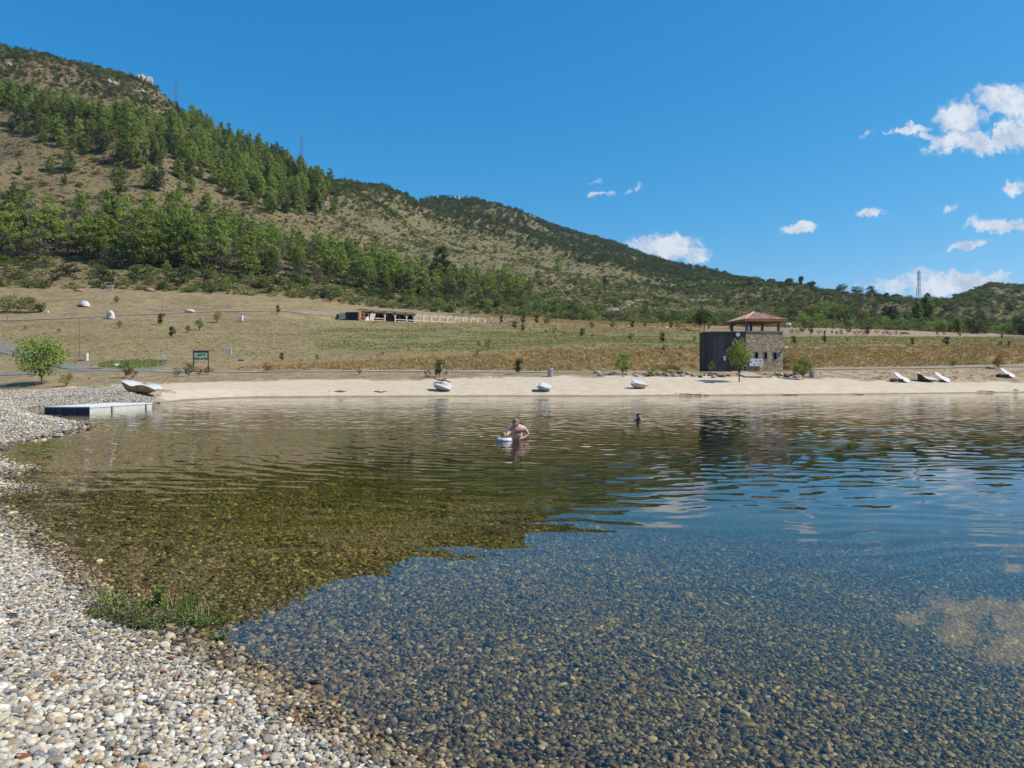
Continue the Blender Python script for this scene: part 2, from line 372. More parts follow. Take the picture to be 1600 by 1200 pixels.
# attribute weights
X1, Y1 = V[:, 0], V[:, 1]; SD1 = np.append(SD, 2.); Z1 = V[:, 2]
r1 = np.hypot(X1, Y1); a1_ = np.arctan2(X1, np.maximum(Y1, 1e-6)); a1_ = np.where(Y1 <= 0, np.sign(X1)*1.55, a1_)
pxv = np.clip(800+F*np.tan(np.clip(a1_, -1.2, 1.2)), -400, 2000)
def fr(k): return np.interp(pxv, _px, _r[k+1])      # radius of a feature line
jn = (fbm(X1/2.5, Y1/2.5, 41, 3)-.5); jb = (fbm(X1/9, Y1/9, 43, 3)-.5)
R1, R2, R3, R4, R5 = fr(1), fr(2), fr(3), fr(4), fr(5)
# pebbles on the left shore and round the camera; sand along the far shore
xs = 262-800
edge_px = np.interp(r1, [0, 50, 56, 62, 80], [5000, 5000, 310, 235, 150])
peb = sstep(edge_px+jn*60-pxv, -12, 12)*(1-sstep(r1-R1, -2.2+jn[:]*0, .2))
peb = np.where(r1 < 45, 1.0, peb)
peb = np.where((pxv > 300) & (r1 > 40), 0, peb)
sand = (1-sstep(r1+jn*5-R1, -.6, .8))*(1-peb)
tan_fringe = (pxv < 330)*(sstep(r1-R1, -3, -1.5))*(1-sstep(r1+jn*6-R1, 3, 8))
bankw = sstep(r1+jb*4, R2+1.5, R2+4)*(1-sstep(r1+jb*16, R3-1, R3+7))*sstep(pxv, 330, 470)
bankw = np.maximum(bankw, .55*sstep(r1+jb*8, R4+12, R4+24)*(1-sstep(r1, R5-25, R5-6))*sstep(pxv, 560, 760)*(1-sstep(pxv, 1150, 1260)))
brown = sstep(r1, R1-1, R1+1)*(1-sstep(r1, R2-1.2, R2+1.5))*np.clip(.35+.65*sstep(pxv, 1180, 1300), 0, 1)
brown = np.maximum(brown, .8*sstep(r1+jb*10, R4+8, R4+18)*(1-sstep(r1, R5-22, R5-10))*sstep(pxv, 1230, 1300))
hill = sstep(r1+jb*8, R5-2, R5+4)
green = sstep(r1, R3+2, R3+8)*(1-sstep(r1, R4-4, R4+26))*(.25+.75*sstep(pxv, 400, 620))
green = np.maximum(green, .85*sstep(r1, R3-3, R3+6)*(1-sstep(r1, R3+30, R3+50))*sstep(pxv, 1150, 1300))
green = np.maximum(green, hill*np.interp(pxv, [-400, 380, 640, 1050, 1200], [.25, .3, 1, 1, .55]))
# damp green hollow beside the road
dg = np.hypot((pxv-205)/48, (r1*np.cos(a1_)-92)/4.5); green = np.maximum(green, 2.2*(1-sstep(dg, .5, 1.1)))
MA = np.stack([sand, peb, bankw, np.ones_like(sand)], 1).astype(np.float32)
MBv = np.stack([hill, green, brown, np.ones_like(sand)], 1).astype(np.float32)
gmat = ground_material()
qc = Q.mean(1).astype(int); ctrq = Q[:, 0]
cls = np.where(SD1[Q].mean(1) < 0, 0, np.where(peb[Q].mean(1) > .5, 1, np.where(sand[Q].mean(1) > .5, 2, np.where(hill[Q].mean(1) > .5, 4, 3))))
T = np.array([[ctr, ((k+1) % na)*nr, k*nr] for k in range(na)])
def sub(name, sel, extra=None):
    q = Q[sel]; used = np.unique(q if extra is None else np.concatenate([q.ravel(), extra.ravel()])); remap = np.full(len(V), -1); remap[used] = np.arange(len(used))
    if extra is not None:
        q = np.vstack([q, np.column_stack([extra, extra[:, 0]])])   # filtered below
        me = bpy.data.meshes.new(name)
        me.from_pydata([tuple(p) for p in V[used]], [], [tuple(int(remap[t]) for t in (f if f[3] != f[0] else f[:3])) for f in q])
        me.materials.append(gmat); me.polygons.foreach_set('use_smooth', [True]*len(me.polygons))
    else: me = mesh_np(name, V[used], remap[q], [gmat], True)
    for nm, arr in (('ma', MA), ('mb', MBv)):
        at_ = me.attributes.new(nm, 'FLOAT_COLOR', 'POINT'); at_.data.foreach_set('color', arr[used].ravel())
    return place(name, me, kind='structure')
sub('lake_bed', cls == 0); sub('pebble_beach', cls == 1, T); sub('sand_beach', cls == 2); sub('dry_meadow', cls == 3); sub('hillside', cls == 4)

# ------------------------------------------------------------------ water
m, nt = material('lake_water')
P = nt.new('ShaderNodeNewGeometry').outputs['Position']
sx = nt.new('ShaderNodeSeparateXYZ', {0: P})
far = nt.smooth(sx.outputs[1], 6.0, 15.0)
amp = nt.math('MULTIPLY_ADD', far, .90, .12)
Pw = nt.vmath('MULTIPLY', P, (.34, 1.25, 1))
patch = nt.math('MULTIPLY_ADD', nt.smooth(nt.noise(P, .09, 2, .5), .36, .62), .85, .25)
na_ = nt.vmath('SUBTRACT', nt.noise(Pw, 1.3, 2, .5, .6, True), (.5, .5, .5))
nb_ = nt.vmath('SUBTRACT', nt.noise(Pw, 5.0, 2, .55, .3, True), (.5, .5, .5))
nf_ = nt.vmath('SUBTRACT', nt.noise(P, 16.0, 2, .5, 0, True), (.5, .5, .5))
tot = nt.vmath('ADD', nt.scale(na_, nt.math('MULTIPLY', nt.math('MULTIPLY', amp, patch), .066)), nt.scale(nb_, nt.math('MULTIPLY', nt.math('MULTIPLY', amp, patch), .078)))
tot = nt.vmath('ADD', tot, nt.scale(nf_, .005))
warp = nt.math('MULTIPLY', nt.noise(P, .7, 2), 1.0)
for (cx, cy, lam, A, dec) in ((0.1, 22.6, .50, .026, 16), (5.7, 32.6, .70, .021, 20), (20.0, 30.0, .95, .015, 24)):
    dv = nt.vmath('SUBTRACT', P, (cx, cy, 0)); rad = nt.vmath('LENGTH', dv); nd = nt.vmath('NORMALIZE', dv)
    ph = nt.math('MULTIPLY', nt.math('ADD', rad, warp), 2*math.pi/lam)
    env = nt.math('MULTIPLY', nt.math('POWER', 2.718, nt.math('MULTIPLY', rad, -1.0/dec)), A)
    env = nt.math('MULTIPLY', env, nt.smooth(sx.outputs[1], 7.5, 13.0))
    tot = nt.vmath('ADD', tot, nt.scale(nd, nt.math('MULTIPLY', nt.math('SINE', ph), env)))
wl = nt.math('MULTIPLY_ADD', nt.noise(P, .45, 2, .5), 2.6, nt.math('MULTIPLY_ADD', sx.outputs[0], .10, sx.outputs[1]))
lc = nt.math('MULTIPLY', nt.math('SINE', nt.math('MULTIPLY', wl, 2*math.pi/.62)), nt.math('MULTIPLY', nt.smooth(nt.noise(P, .28, 2, .5), .38, .66), nt.math('MULTIPLY', nt.smooth(sx.outputs[1], 5.2, 9.0), .021)))
tot = nt.vmath('ADD', tot, nt.new('ShaderNodeCombineXYZ', {0: 0.0, 1: lc, 2: 0.0}).outputs[0])
tot = nt.vmath('MULTIPLY', tot, (1, 1, 0))
nrm = nt.vmath('NORMALIZE', nt.vmath('ADD', tot, (0, 0, 1)))
fz = nt.new('ShaderNodeFresnel', {'IOR': 1.38, 'Normal': nrm})
gl = nt.new('ShaderNodeBsdfAnisotropic', {'Color': (1, 1, 1, 1), 'Roughness': .02, 'Normal': nrm})
tr = nt.new('ShaderNodeBsdfTransparent', {'Color': (.88, .89, .80, 1)})
out(nt, nt.new('ShaderNodeMixShader', {0: fz.outputs[0], 1: tr.outputs[0], 2: gl.outputs[0]}))
va = nt.new('ShaderNodeVolumeAbsorption', {'Color': (.72, .74, .47, 1), 'Density': .62}); nt.l.new(va.outputs[0], [n for n in nt.n if n.bl_idname == 'ShaderNodeOutputMaterial'][0].inputs['Volume'])
MB().box((-60, -30, -6), (160, 99, 0)).build('lake_water', m, kind='structure')

# ------------------------------------------------------------------ roads
def ribbon(name, pts, width, mat, lift=.05, **kw):
    P3 = [hit(px, py, 30) for px, py in pts]
    xy = np.array([(p.x, p.y) for p in P3]); seg = np.hypot(*(xy[1:]-xy[:-1]).T); s = np.insert(np.cumsum(seg), 0, 0)
    n = max(8, int(s[-1]/1.5)); t = np.linspace(0, s[-1], n); cx = np.interp(t, s, xy[:, 0]); cy = np.interp(t, s, xy[:, 1])
    for _ in range(3): cx[1:-1] = (cx[:-2]+cx[1:-1]*2+cx[2:])/4; cy[1:-1] = (cy[:-2]+cy[1:-1]*2+cy[2:])/4
    dx = np.gradient(cx); dyv = np.gradient(cy); L = np.hypot(dx, dyv); nx, ny = -dyv/L, dx/L
    K = 7; off = np.linspace(-.5, .5, K); W = width*(1+.08*np.sin(t*.7))
    xx = (cx[:, None]+nx[:, None]*off*W[:, None]); yy = cy[:, None]+ny[:, None]*off*W[:, None]
    zz = H(xx.ravel(), yy.ravel())[0].reshape(xx.shape)
    zz = zz+lift
    V = np.stack([xx, yy, zz], -1).reshape(-1, 3)
    q = np.array([[a*K+b, a*K+b+1, (a+1)*K+b+1, (a+1)*K+b] for a in range(n-1) for b in range(K-1)])
    return place(name, mesh_np(name, V, q, [mat], True), kind='structure')
road = simple('road_gravel', (.20, .18, .155), .9, .18, .8, bump=.3)
pale = simple('track_dust', (.27, .215, .15), .95, .2, 1.2, bump=.3)
ribbon('road', [(-130, 588), (-40, 586), (20, 585), (70, 582), (120, 579), (170, 578), (215, 579), (300, 580)], 3.2, road)
ribbon('side_road', [(-60, 522), (-20, 534), (10, 544), (40, 555), (75, 565), (105, 573), (140, 577)], 3.4, road, .08)
ribbon('shore_path', [(240, 580), (330, 581), (450, 580.5), (600, 580), (760, 581), (860, 582), (960, 583), (1080, 584)], 1.3, simple('path_dust', (.30, .25, .19), .9, .2, 1), .06)
ribbon('shore_path', [(1245, 579), (1300, 577.5), (1400, 576), (1500, 573.5), (1620, 571.5), (1750, 570)], 1.1, pale, .08)
ribbon('upper_track', [(-80, 502), (40, 500), (170, 494), (240, 491), (290, 488), (340, 486), (420, 487), (500, 489), (520, 491)], 2.0, simple('track_stone', (.24, .195, .14), .9, .2, 1), .1)
ribbon('hill_track', [(955, 487), (975, 480), (990, 471), (1010, 469)], 4, pale, .3)
ribbon('meadow_track', [(765, 501), (800, 500), (950, 505), (1080, 511), (1180, 514)], 2.4, pale, .1)
# ------------------------------------------------------------------ plants
def leaf_mat(name, lo, hi, rough=.6, trans=.25, nscale=.6, inst=True):
    m, nt = material(name)
    oi = nt.new('ShaderNodeObjectInfo'); tc = nt.new('ShaderNodeTexCoord').outputs['Object']
    f = nt.math('ADD', nt.math('MULTIPLY', nt.noise(tc, nscale, 3, .6), .75), nt.math('MULTIPLY', oi.outputs['Random'], .42))
    c = nt.ramp(f, [(.28, lo), (.72, hi)])
    b = pbsdf(nt, c, rough, 0, None, .25)
    t = nt.new('ShaderNodeBsdfTranslucent', {'Color': nt.mix(1.0, c, (1.0, 1.05, .6), 'MULTIPLY')})
    out(nt, nt.new('ShaderNodeMixShader', {0: trans, 1: b.outputs[0], 2: t.outputs[0]})); return m
M = {
 'pine': leaf_mat('pine_needles', (.080, .115, .030), (.33, .40, .095), trans=.42),
 'pine_dark': leaf_mat('pine_needles_dark', (.035, .058, .022), (.10, .14, .045)),
 'twig': simple('dry_twigs', (.15, .135, .115), .9, .3, 2.0),
 'bark': simple('bark', (.10, .075, .055), .9, .3, 3.0, bump=.4),
 'oak': leaf_mat('oak_leaves', (.032, .048, .020), (.095, .118, .042)),
 'bush': leaf_mat('bush_leaves', (.062, .092, .022), (.185, .23, .065)),
 'olive': leaf_mat('olive_scrub', (.12, .13, .045), (.30, .29, .11)),
 'heath': leaf_mat('heath_twigs', (.085, .065, .045), (.20, .145, .095), trans=.1),
 'bright': leaf_mat('fresh_leaves', (.10, .155, .030), (.28, .35, .085), trans=.35),
 'yellow': leaf_mat('yellowing_leaves', (.14, .14, .03), (.34, .27, .07), trans=.3),
 'orange': leaf_mat('orange_leaves', (.20, .10, .02), (.36, .20, .05), trans=.3),
 'red': leaf_mat('red_leaves', (.09, .028, .016), (.20, .06, .035), trans=.2),
 'straw': leaf_mat('straw', (.34, .24, .11), (.58, .44, .23), trans=.2),
 'rust': leaf_mat('rust_grass', (.32, .20, .08), (.56, .38, .17), trans=.2),
 'grass': leaf_mat('green_grass', (.12, .16, .04), (.28, .31, .10), trans=.25),
}
def leaves(C, Rd, n, size, r, aspect=.55, up=0.0, shell=.35):
    """n leaf quads round every clump centre C with radii Rd"""
    k = len(C); N = k*n
    d = r.normal(size=(N, 3)); d /= np.linalg.norm(d, axis=1)[:, None]
    rad = (shell+(1-shell)*r.random(N)**.6)[:, None]
    p = np.repeat(C, n, 0)+d*rad*np.repeat(Rd, n, 0)
    a = d*.6+r.normal(size=(N, 3))*.7; a[:, 2] += up; a /= np.linalg.norm(a, axis=1)[:, None]      # leaf normal, leaning outwards
    t = np.cross(a, r.normal(size=(N, 3))); t /= np.linalg.norm(t, axis=1)[:, None]; b = np.cross(a, t)
    s = (size*(.6+.8*r.random(N)))[:, None]
    V = np.stack([p-t*s, p-b*s*aspect+t*s*.1, p+t*s, p+b*s*aspect-t*s*.1], 1).reshape(-1, 3)
    return V, np.arange(N*4).reshape(-1, 4)
def branch_tubes(segs, n=5):
    m = MB()
    for a, b, r0, r1 in segs: m.tube(a, b, r0, r1, n, cap=False)
    return np.array(m.v), np.array([f for f in m.f])
def join(parts):
    V = []; Q = []; Mi = []; b = 0
    for v, q, mi in parts:
        V.append(v); Q.append(q+b); Mi.append(np.full(len(q), mi)); b += len(v)
    return np.vstack(V), np.vstack(Q), np.concatenate(Mi)
def pine_data(seed, h=12.0, dead=.5, slim=1.0, n=26, mat='pine', low=.12, leaf=.27):
    r = np.random.default_rng(seed); segs = []
    lean = r.normal(size=2)*.03*h; top = np.array([lean[0], lean[1], h*.96])
    pts = [np.array([0, 0, -.5]), top*.35+[r.normal()*.15, r.normal()*.15, 0], top*.7, top]
    rad = [.020*h, .014*h, .008*h, .002*h]
    for a, b, r0, r1 in zip(pts[:-1], pts[1:], rad[:-1], rad[1:]): segs.append((a, b, r0, r1))
    C = []; Rd = []; TC = []; TR = []
    nw = 15
    for k in range(nw):
        f = low+(1-low)*(k+.3)/nw; z = h*f
        prof = (1-f)**.62*(.62+.38*min(1, (f-low)/.25+.25))*slim
        w = .34*h*prof
        nb = max(2, int(6*prof+2))
        for q in range(nb):
            an = r.random()*6.28; L = w*(.55+.55*r.random()); up = .25*L
            o = top*f; o = np.array([o[0], o[1], z]); e = o+np.array([math.cos(an)*L, math.sin(an)*L, up])
            segs.append((o, e, .006*h*(1-f*.7), .0015*h))
            isdead = r.random() < dead*1.2*(1-f/.80) if f < .80 else False
            for s_ in ((.62, 1.0) if L > .12*h else (1.0,)):
                c = o+(e-o)*s_+r.normal(size=3)*.02*h
                rd = h*np.array([.072, .072, .048])*(.75+.5*r.random())*(.75+.25*(1-f))
                (TC if isdead else C).append(c); (TR if isdead else Rd).append(rd*(1.2 if isdead else 1))
    C.append(top+[0, 0, .1]); Rd.append(h*np.array([.05, .05, .06]))
    lv = leaves(np.array(C), np.array(Rd), n, leaf*h/12, r, .42, .25)
    crown = [(*lv, 0)]
    if TC: crown.append((*leaves(np.array(TC), np.array(TR), 16, .36*h/12, r, .10), 1))
    return branch_tubes(segs), crown, [M[mat], M['twig']]
def round_data(seed, h=4.0, w=4.0, trunk=.18, n=30, nc=26, leaf=.16, mat='oak', squash=1.0, gap=.0, stem=True):
    """broad-leaved tree or bush of height h and width w"""
    r = np.random.default_rng(seed); segs = []
    z0 = trunk*h; C = []; Rd = []
    cz, rz_ = (z0+h)/2, (h-z0)/2
    for k in range(nc):
        d = r.normal(size=3); d /= np.linalg.norm(d); q = (.35+.65*r.random()**.5)*.80
        sh = 1-(1-squash)*.62*max(0, d[2])                # pointed crowns narrow upwards
        c = np.array([d[0]*w/2*q*sh, d[1]*w/2*q*sh, cz+d[2]*rz_*q])+r.normal(size=3)*.025*w
        C.append(c); s = (.13+.09*r.random())*w; Rd.append([s, s, min(s*.8*min(1.6, max(.6, h/w)), rz_*.5)])
        if stem and k % 2 == 0: segs.append((np.array([0, 0, z0*.8+.1*h*r.random()]), c, .009*h, .002*h))
    segs.append((np.array([0, 0, -.2]), np.array([r.normal()*.02*h, r.normal()*.02*h, z0+.25*(h-z0)]), .015*h, .008*h) if stem else (np.array([0, 0, -.05]), np.array([0, 0, .15*h]), .01*h, .004*h))
    lv = leaves(np.array(C), np.array(Rd), n, leaf, r, .55, .1)
    return branch_tubes(segs), [(*lv, 0)], [M[mat]]
class Proto:
    """one plant shape: meshes of trunk and crown, and both in one"""
    def __init__(s, name, data):
        (tv, tq), crown, mats = data
        cv, cq, cm = join(crown)
        s.trunk = mesh_np(name+'_trunk', tv, tq, [M['bark']]); s.crown = mesh_np(name+'_crown', cv, cq, mats, False, cm)
        v, q, mi = join([(cv, cq, 0), (tv, tq, 0)]); mi = np.concatenate([cm, np.full(len(tq), len(mats))])
        s.whole = mesh_np(name, v, q, mats+[M['bark']], False, mi); s.h = float(max(cv[:, 2]))
def plant(name, pr, loc, h, parts=False, rz=None, wide=1.0, **kw):
    s = h/pr.h; rz = random.random()*6.28 if rz is None else rz
    if not parts: return place(name, pr.whole, loc, rz, (s*wide, s*wide, s), **kw)
    e = place(name, None, loc, rz, (s*wide, s*wide, s), **kw)
    place('trunk', pr.trunk, parent=e); place('crown', pr.crown, parent=e); return e
PINE = [Proto('pine', pine_data(100+i, dead=[.2, .35, .1, .3, .25][i], slim=[1, .85, 1.12, .95, .8][i])) for i in range(5)]
PINEB = [Proto('gaunt_pine', pine_data(200+i, dead=1.0, slim=[.95, 1.1, .85, 1.0][i], n=22, low=.10)) for i in range(4)]
PINED = [Proto('dark_pine', pine_data(250+i, dead=.2, slim=[.95, 1.1][i], mat='pine_dark')) for i in range(2)]
OAK = [Proto('oak', round_data(300+i, 4, [4.4, 3.8, 5][i], .12, 26, 26, .17, 'oak')) for i in range(3)]
BUSH = [Proto('bush', round_data(320+i, 3, [3.8, 3.2, 4.6][i], .0, 22, 24, .15, 'bush')) for i in range(3)]
OLIVE = [Proto('scrub', round_data(340+i, 1.4, [2.2, 2.8][i], .0, 14, 16, .14, 'olive', stem=False)) for i in range(2)]
HEATH = [Proto('heath', round_data(350+i, .9, [2.0, 2.6][i], .0, 14, 12, .13, 'heath', stem=False)) for i in range(2)]
BRIGHT = [Proto('bright_tree', round_data(360+i, 4, [3.0, 4.2][i], .10, 26, 26, .16, 'bright')) for i in range(2)]
CONE = Proto('young_evergreen', round_data(370, 2.2, 1.35, .02, 26, 22, .09, 'oak', .4))
CONEG = Proto('young_green_tree', round_data(371, 2.2, 1.7, .03, 22, 20, .09, 'bush', .6))
YEL = Proto('yellow_tree', round_data(372, 2.2, 1.7, .04, 20, 20, .09, 'yellow', .8))
ORA = Proto('orange_tree', round_data(373, 2.4, 1.8, .05, 22, 20, .09, 'orange', .9))
RED = Proto('red_bush', round_data(374, 1.4, 1.5, .1, 16, 16, .07, 'red', 1))

# ---- hillside woods, by where they show
def inpoly(px, py, poly):
    ins = np.zeros(len(px), bool); n = len(poly)
    for i in range(n):
        (x0, y0), (x1, y1) = poly[i], poly[(i+1) % n]
        ins ^= ((y0 > py) != (y1 > py)) & (px < (x1-x0)*(py-y0)/((y1-y0) or 1e-9)+x0)
    return ins
def region(poly, spacing, ymin, ymax, seed):
    """jittered grid of land points whose feet are seen inside the polygon"""
    r = np.random.default_rng(seed)
    xs_ = [(p[0]-800)/F for p in poly]; x0, x1 = min(xs_), max(xs_)
    gx, gy = np.meshgrid(np.arange(min(x0*ymax, x0*ymin), max(x1*ymax, x1*ymin), spacing), np.arange(ymin, ymax, spacing))
    x = gx.ravel()+r.uniform(-.48, .48, gx.size)*spacing; y = gy.ravel()+r.uniform(-.48, .48, gx.size)*spacing
    px = 800+F*x/y; k = (px > min(p[0] for p in poly)-5) & (px < max(p[0] for p in poly)+5); x, y = x[k], y[k]
    z, sd = H(x, y); px, py = proj(x, y, z); k = inpoly(px, py, poly); x, y, z, px, py = x[k], y[k], z[k], px[k], py[k]
    # drop what the land in front hides
    vis = np.ones(len(x), bool)
    for f in (.97, .94, .9, .85, .78, .7):
        zz, _ = H(x*f, y*f); vis &= (zz-EYE)/(y*f) < (z-EYE+5)/y
    return x[vis], y[vis], z[vis], px[vis], py[vis]
UP = [(-60,128),(0,135),(60,150),(130,172),(200,190),(262,196),(275,176),(300,182),(352,212),(420,236),(470,262),(515,292),(500,340),(430,345),(385,318),(330,292),(250,275),(190,262),(130,246),(60,224),(0,205),(-60,190)]
LOW = [(-60,375),(0,378),(120,372),(260,372),(330,380),(420,395),(560,415),(660,435),(760,443),(830,450),(822,478),(740,474),(650,466),(560,455),(450,440),(350,431),(200,417),(0,408),(-60,405)]
RIDGE2 = [(700,318),(770,326),(830,345),(960,382),(1060,416),(1020,425),(900,398),(800,362),(720,340)]
PINEL = PINEB+PINE[:1]
cand = []     # x, y, z, h, protos, name, label, category, group
def woods(poly, spacing, y0, y1, seed, hf, protos, name, label, group, thin=None):
    x, y, z, px, py = region(poly, spacing, y0, y1, seed); r = np.random.default_rng(seed+1)
    for a in zip(x, y, z, px, py):
        if thin and r.random() > thin(a[3], a[4]): continue
        if protos is not PINEL and fbm(np.array([a[0]/16]), np.array([a[1]/16]), 77, 3)[0] < .29: continue
        cand.append((a[0], a[1], a[2], hf(a[3], r), protos[int(r.integers(len(protos)))], name, label, 'pine tree', group))
woods(UP, 7.0, 230, 560, 1, lambda p, r: r.uniform(6.5, 14.5), PINE+PINED[:1], 'pine_tree', 'bright green pine in the dense stand across the upper left slope', 'pines of the upper stand')
woods(LOW, 5.7, 180, 330, 2, lambda p, r: r.uniform(.55, 1.18)*np.interp(p, [0, 300, 420, 600, 820], [16.5, 15.5, 12.5, 10.5, 9]), PINEL, 'pine_tree', 'tall gaunt pine with dead grey lower branches at the hill foot', 'pines along the hill foot', lambda p, q: .92)
SCAT = [(30,275,22),(93,222,40),(122,228,46),(160,243,50),(195,258,62),(78,270,26),(108,270,38),(185,306,55),(247,300,50),(232,296,44),(281,315,34),(318,352,46),(322,338,40),
        (265,330,30),(380,385,40),(520,335,24),(405,312,46),(440,330,40),(470,330,44),(495,333,36),(690,455,74),(872,428,32),(770,348,14),(650,325,12),(612,440,50),(1195,470,26),
        (20,345,62),(140,345,20),(340,395,40),(100,290,20),(300,300,28),(350,335,20),(560,330,12),(945,445,16)]
SN = ['lone pine on the brown slope', 'young pine below the upper stand']
ORD = ['first','second','third','fourth','fifth','sixth','seventh','eighth','ninth','tenth','eleventh','twelfth','thirteenth','fourteenth','fifteenth','sixteenth','seventeenth','eighteenth','nineteenth','twentieth']
def ordn(k):
    if k < 20: return ORD[k]
    t = ['twenty','thirty','forty','fifty'][(k-19)//10 if (k+1) % 10 else (k+1)//10-2]
    d = (k+1) % 10
    return ['','','twentieth','thirtieth','fortieth','fiftieth'][(k+1)//10] if d == 0 else f"{['','','twenty','thirty','forty','fifty'][(k+1)//10]}-{ORD[d-1]}"
SCAT.sort()
PINES = []
for k, (px, py, hp) in enumerate(SCAT):
    p = hit(px, py, 150); h = hp/F*p.y
    big = px == 690
    pr = PINED[k % 2] if big or k % 4 == 0 else PINE[k % 5]
    lab = 'largest dark pine standing above the grove behind the white pergola' if big else f"{'dark' if pr in PINED else 'green'} pine standing free on the slope, {ordn(k)} from the left"
    plant('pine_tree', pr, p-Vector((0, 0, .2)), h, True, label=lab, cat='pine tree', group='scattered pines on the brown slope')
cand.sort(key=lambda c: -c[3]/c[1])
print('pines', len(cand), 'need', 300-len(SCAT))
NP = 296-len(SCAT)
def zone(px):
    return 'at the picture left edge' if px < 70 else 'above the white notice board' if px < 240 else 'left of the dark container' if px < 500 else 'behind the white pergola' if px < 760 else 'right of the pergola'
for k, c in enumerate(cand[:NP]):
    px, py = proj(*c[:3])
    plant('pine_tree', c[4], (c[0], c[1], c[2]-.2), c[3], k < 150, label='tall gaunt pine at the hill foot, '+zone(px) if 'gaunt' in c[6] else ('bright green pine in the dense upper stand, '+('left of the twin free pines' if px < 150 else 'below the rocky summit' if px < 300 else 'where it meets the skyline')), cat=c[7], group=c[8])
rest = cand[NP:]

# ---- scattered "stuff" through geometry nodes: real instanced plants, grass and stones
def scatter(name, pts, rz, scl, idx, protos, tilt=None, **kw):
    pts = np.asarray(pts, np.float32); n = len(pts)
    me = bpy.data.meshes.new(name); me.vertices.add(n); me.vertices.foreach_set('co', pts.ravel())
    rot = np.zeros((n, 3), np.float32); rot[:, 2] = rz
    if tilt is not None: rot[:, :2] = tilt
    a = me.attributes.new('rot', 'FLOAT_VECTOR', 'POINT'); a.data.foreach_set('vector', rot.ravel())
    s3 = np.asarray(scl, np.float32); s3 = np.repeat(s3[:, None], 3, 1) if s3.ndim == 1 else s3
    a = me.attributes.new('scl', 'FLOAT_VECTOR', 'POINT'); a.data.foreach_set('vector', s3.ravel())
    a = me.attributes.new('idx', 'INT', 'POINT'); a.data.foreach_set('value', np.asarray(idx, np.int32))
    col = bpy.data.collections.new(name+'_shapes')
    for i, p in enumerate(protos): col.objects.link(bpy.data.objects.new('%s_shape_%02d' % (name, i), p))
    g = bpy.data.node_groups.new(name, 'GeometryNodeTree')
    g.interface.new_socket('Geometry', in_out='INPUT', socket_type='NodeSocketGeometry'); g.interface.new_socket('Geometry', in_out='OUTPUT', socket_type='NodeSocketGeometry')
    N = g.nodes; L = g.links; gi = N.new('NodeGroupInput'); go = N.new('NodeGroupOutput')
    mp = N.new('GeometryNodeMeshToPoints'); ip = N.new('GeometryNodeInstanceOnPoints'); ci = N.new('GeometryNodeCollectionInfo')
    ci.inputs['Collection'].default_value = col; ci.inputs['Separate Children'].default_value = True; ci.inputs['Reset Children'].default_value = True
    def attr(nm, t):
        q = N.new('GeometryNodeInputNamedAttribute'); q.data_type = t; q.inputs[0].default_value = nm; return q.outputs[0]
    e2r = N.new('FunctionNodeEulerToRotation'); L.new(attr('rot', 'FLOAT_VECTOR'), e2r.inputs[0])
    L.new(gi.outputs[0], mp.inputs['Mesh']); L.new(mp.outputs[0], ip.inputs['Points']); L.new(ci.outputs[0], ip.inputs['Instance'])
    ip.inputs['Pick Instance'].default_value = True
    L.new(attr('idx', 'INT'), ip.inputs['Instance Index']); L.new(e2r.outputs[0], ip.inputs['Rotation']); L.new(attr('scl', 'FLOAT_VECTOR'), ip.inputs['Scale'])
    L.new(ip.outputs[0], go.inputs[0])
    o = place(name, me, **kw); md = o.modifiers.new('scatter', 'NODES'); md.node_group = g
    o['kind'] = 'stuff'; return o
if rest:
    allp = PINE+PINEB+PINED
    scatter('far_pine_wood', [(c[0], c[1], c[2]-.3) for c in rest], rng.random(len(rest))*6.28, [c[3]/c[4].h for c in rest], [allp.index(c[4]) for c in rest], [p.whole for p in allp],
            label='remaining pines of the dense stand high on the left slope', cat='wood')

# ---- bushes: individuals at the hill foot, scrub cover above
HILL = [(-80,60),(60,78),(200,100),(280,150),(420,230),(520,272),(650,296),(740,305),(870,356),(1030,408),(1090,416),(1200,440),(1330,460),(1430,466),(1500,458),(1550,440),(1700,415),
        (1700,527),(1600,524),(1400,516),(1100,509),(950,504),(800,495),(650,486),(550,476),(450,466),(200,453),(-80,451)]
x, y, z, px, py = region(HILL, 3.3, 182, 900, 5)
r = np.random.default_rng(8)
den = fbm(x/38, y/38, 61, 4)
footd = np.interp(px, [-80, 0, 200, 450, 650, 800, 950, 1100, 1400, 1600], [451, 450, 452, 466, 486, 495, 504, 509, 516, 524])-py     # pixels above the foot line
footw = np.interp(px, [0, 350, 600, 830, 950, 1200, 1600], [40, 34, 32, 30, 12, 10, 14])
foot = footd < footw
sky_y = np.interp(px, FEAT[6][0], FEAT[6][2]); up = (py-sky_y)
crest = np.clip(1-up/60, 0, 1)*sstep(px, -100, 0)
inup = inpoly(px, py, UP); inlow = inpoly(px, py, LOW)
brownz = inpoly(px, py, [(0,205),(190,270),(330,300),(430,350),(520,310),(600,300),(760,345),(900,400),(1000,440),(900,470),(700,430),(520,400),(300,365),(0,350)])
pr_ = np.where(foot, .95, .30+.8*sstep(den, .44, .60)+.5*crest)
pr_ = np.where(brownz, pr_*.6, pr_); pr_ = np.where(inlow, .40, pr_); pr_ = np.where(inup, .35, pr_)
pr_ = pr_*np.interp(px, [450, 700, 1000, 1250, 1600], [1, 1.3, .95, .70, .75])
keep = r.random(len(x)) < pr_
x, y, z, px, py, foot, crest, den = [a[keep] for a in (x, y, z, px, py, foot, crest, den)]
BK = [('oak', OAK), ('green', BUSH), ('olive', OLIVE), ('heath', HEATH), ('bright', BRIGHT)]
kindp = np.where(foot[:, None], [.12, .32, .34, .14, .08], [.08, .14, .46, .30, .02])
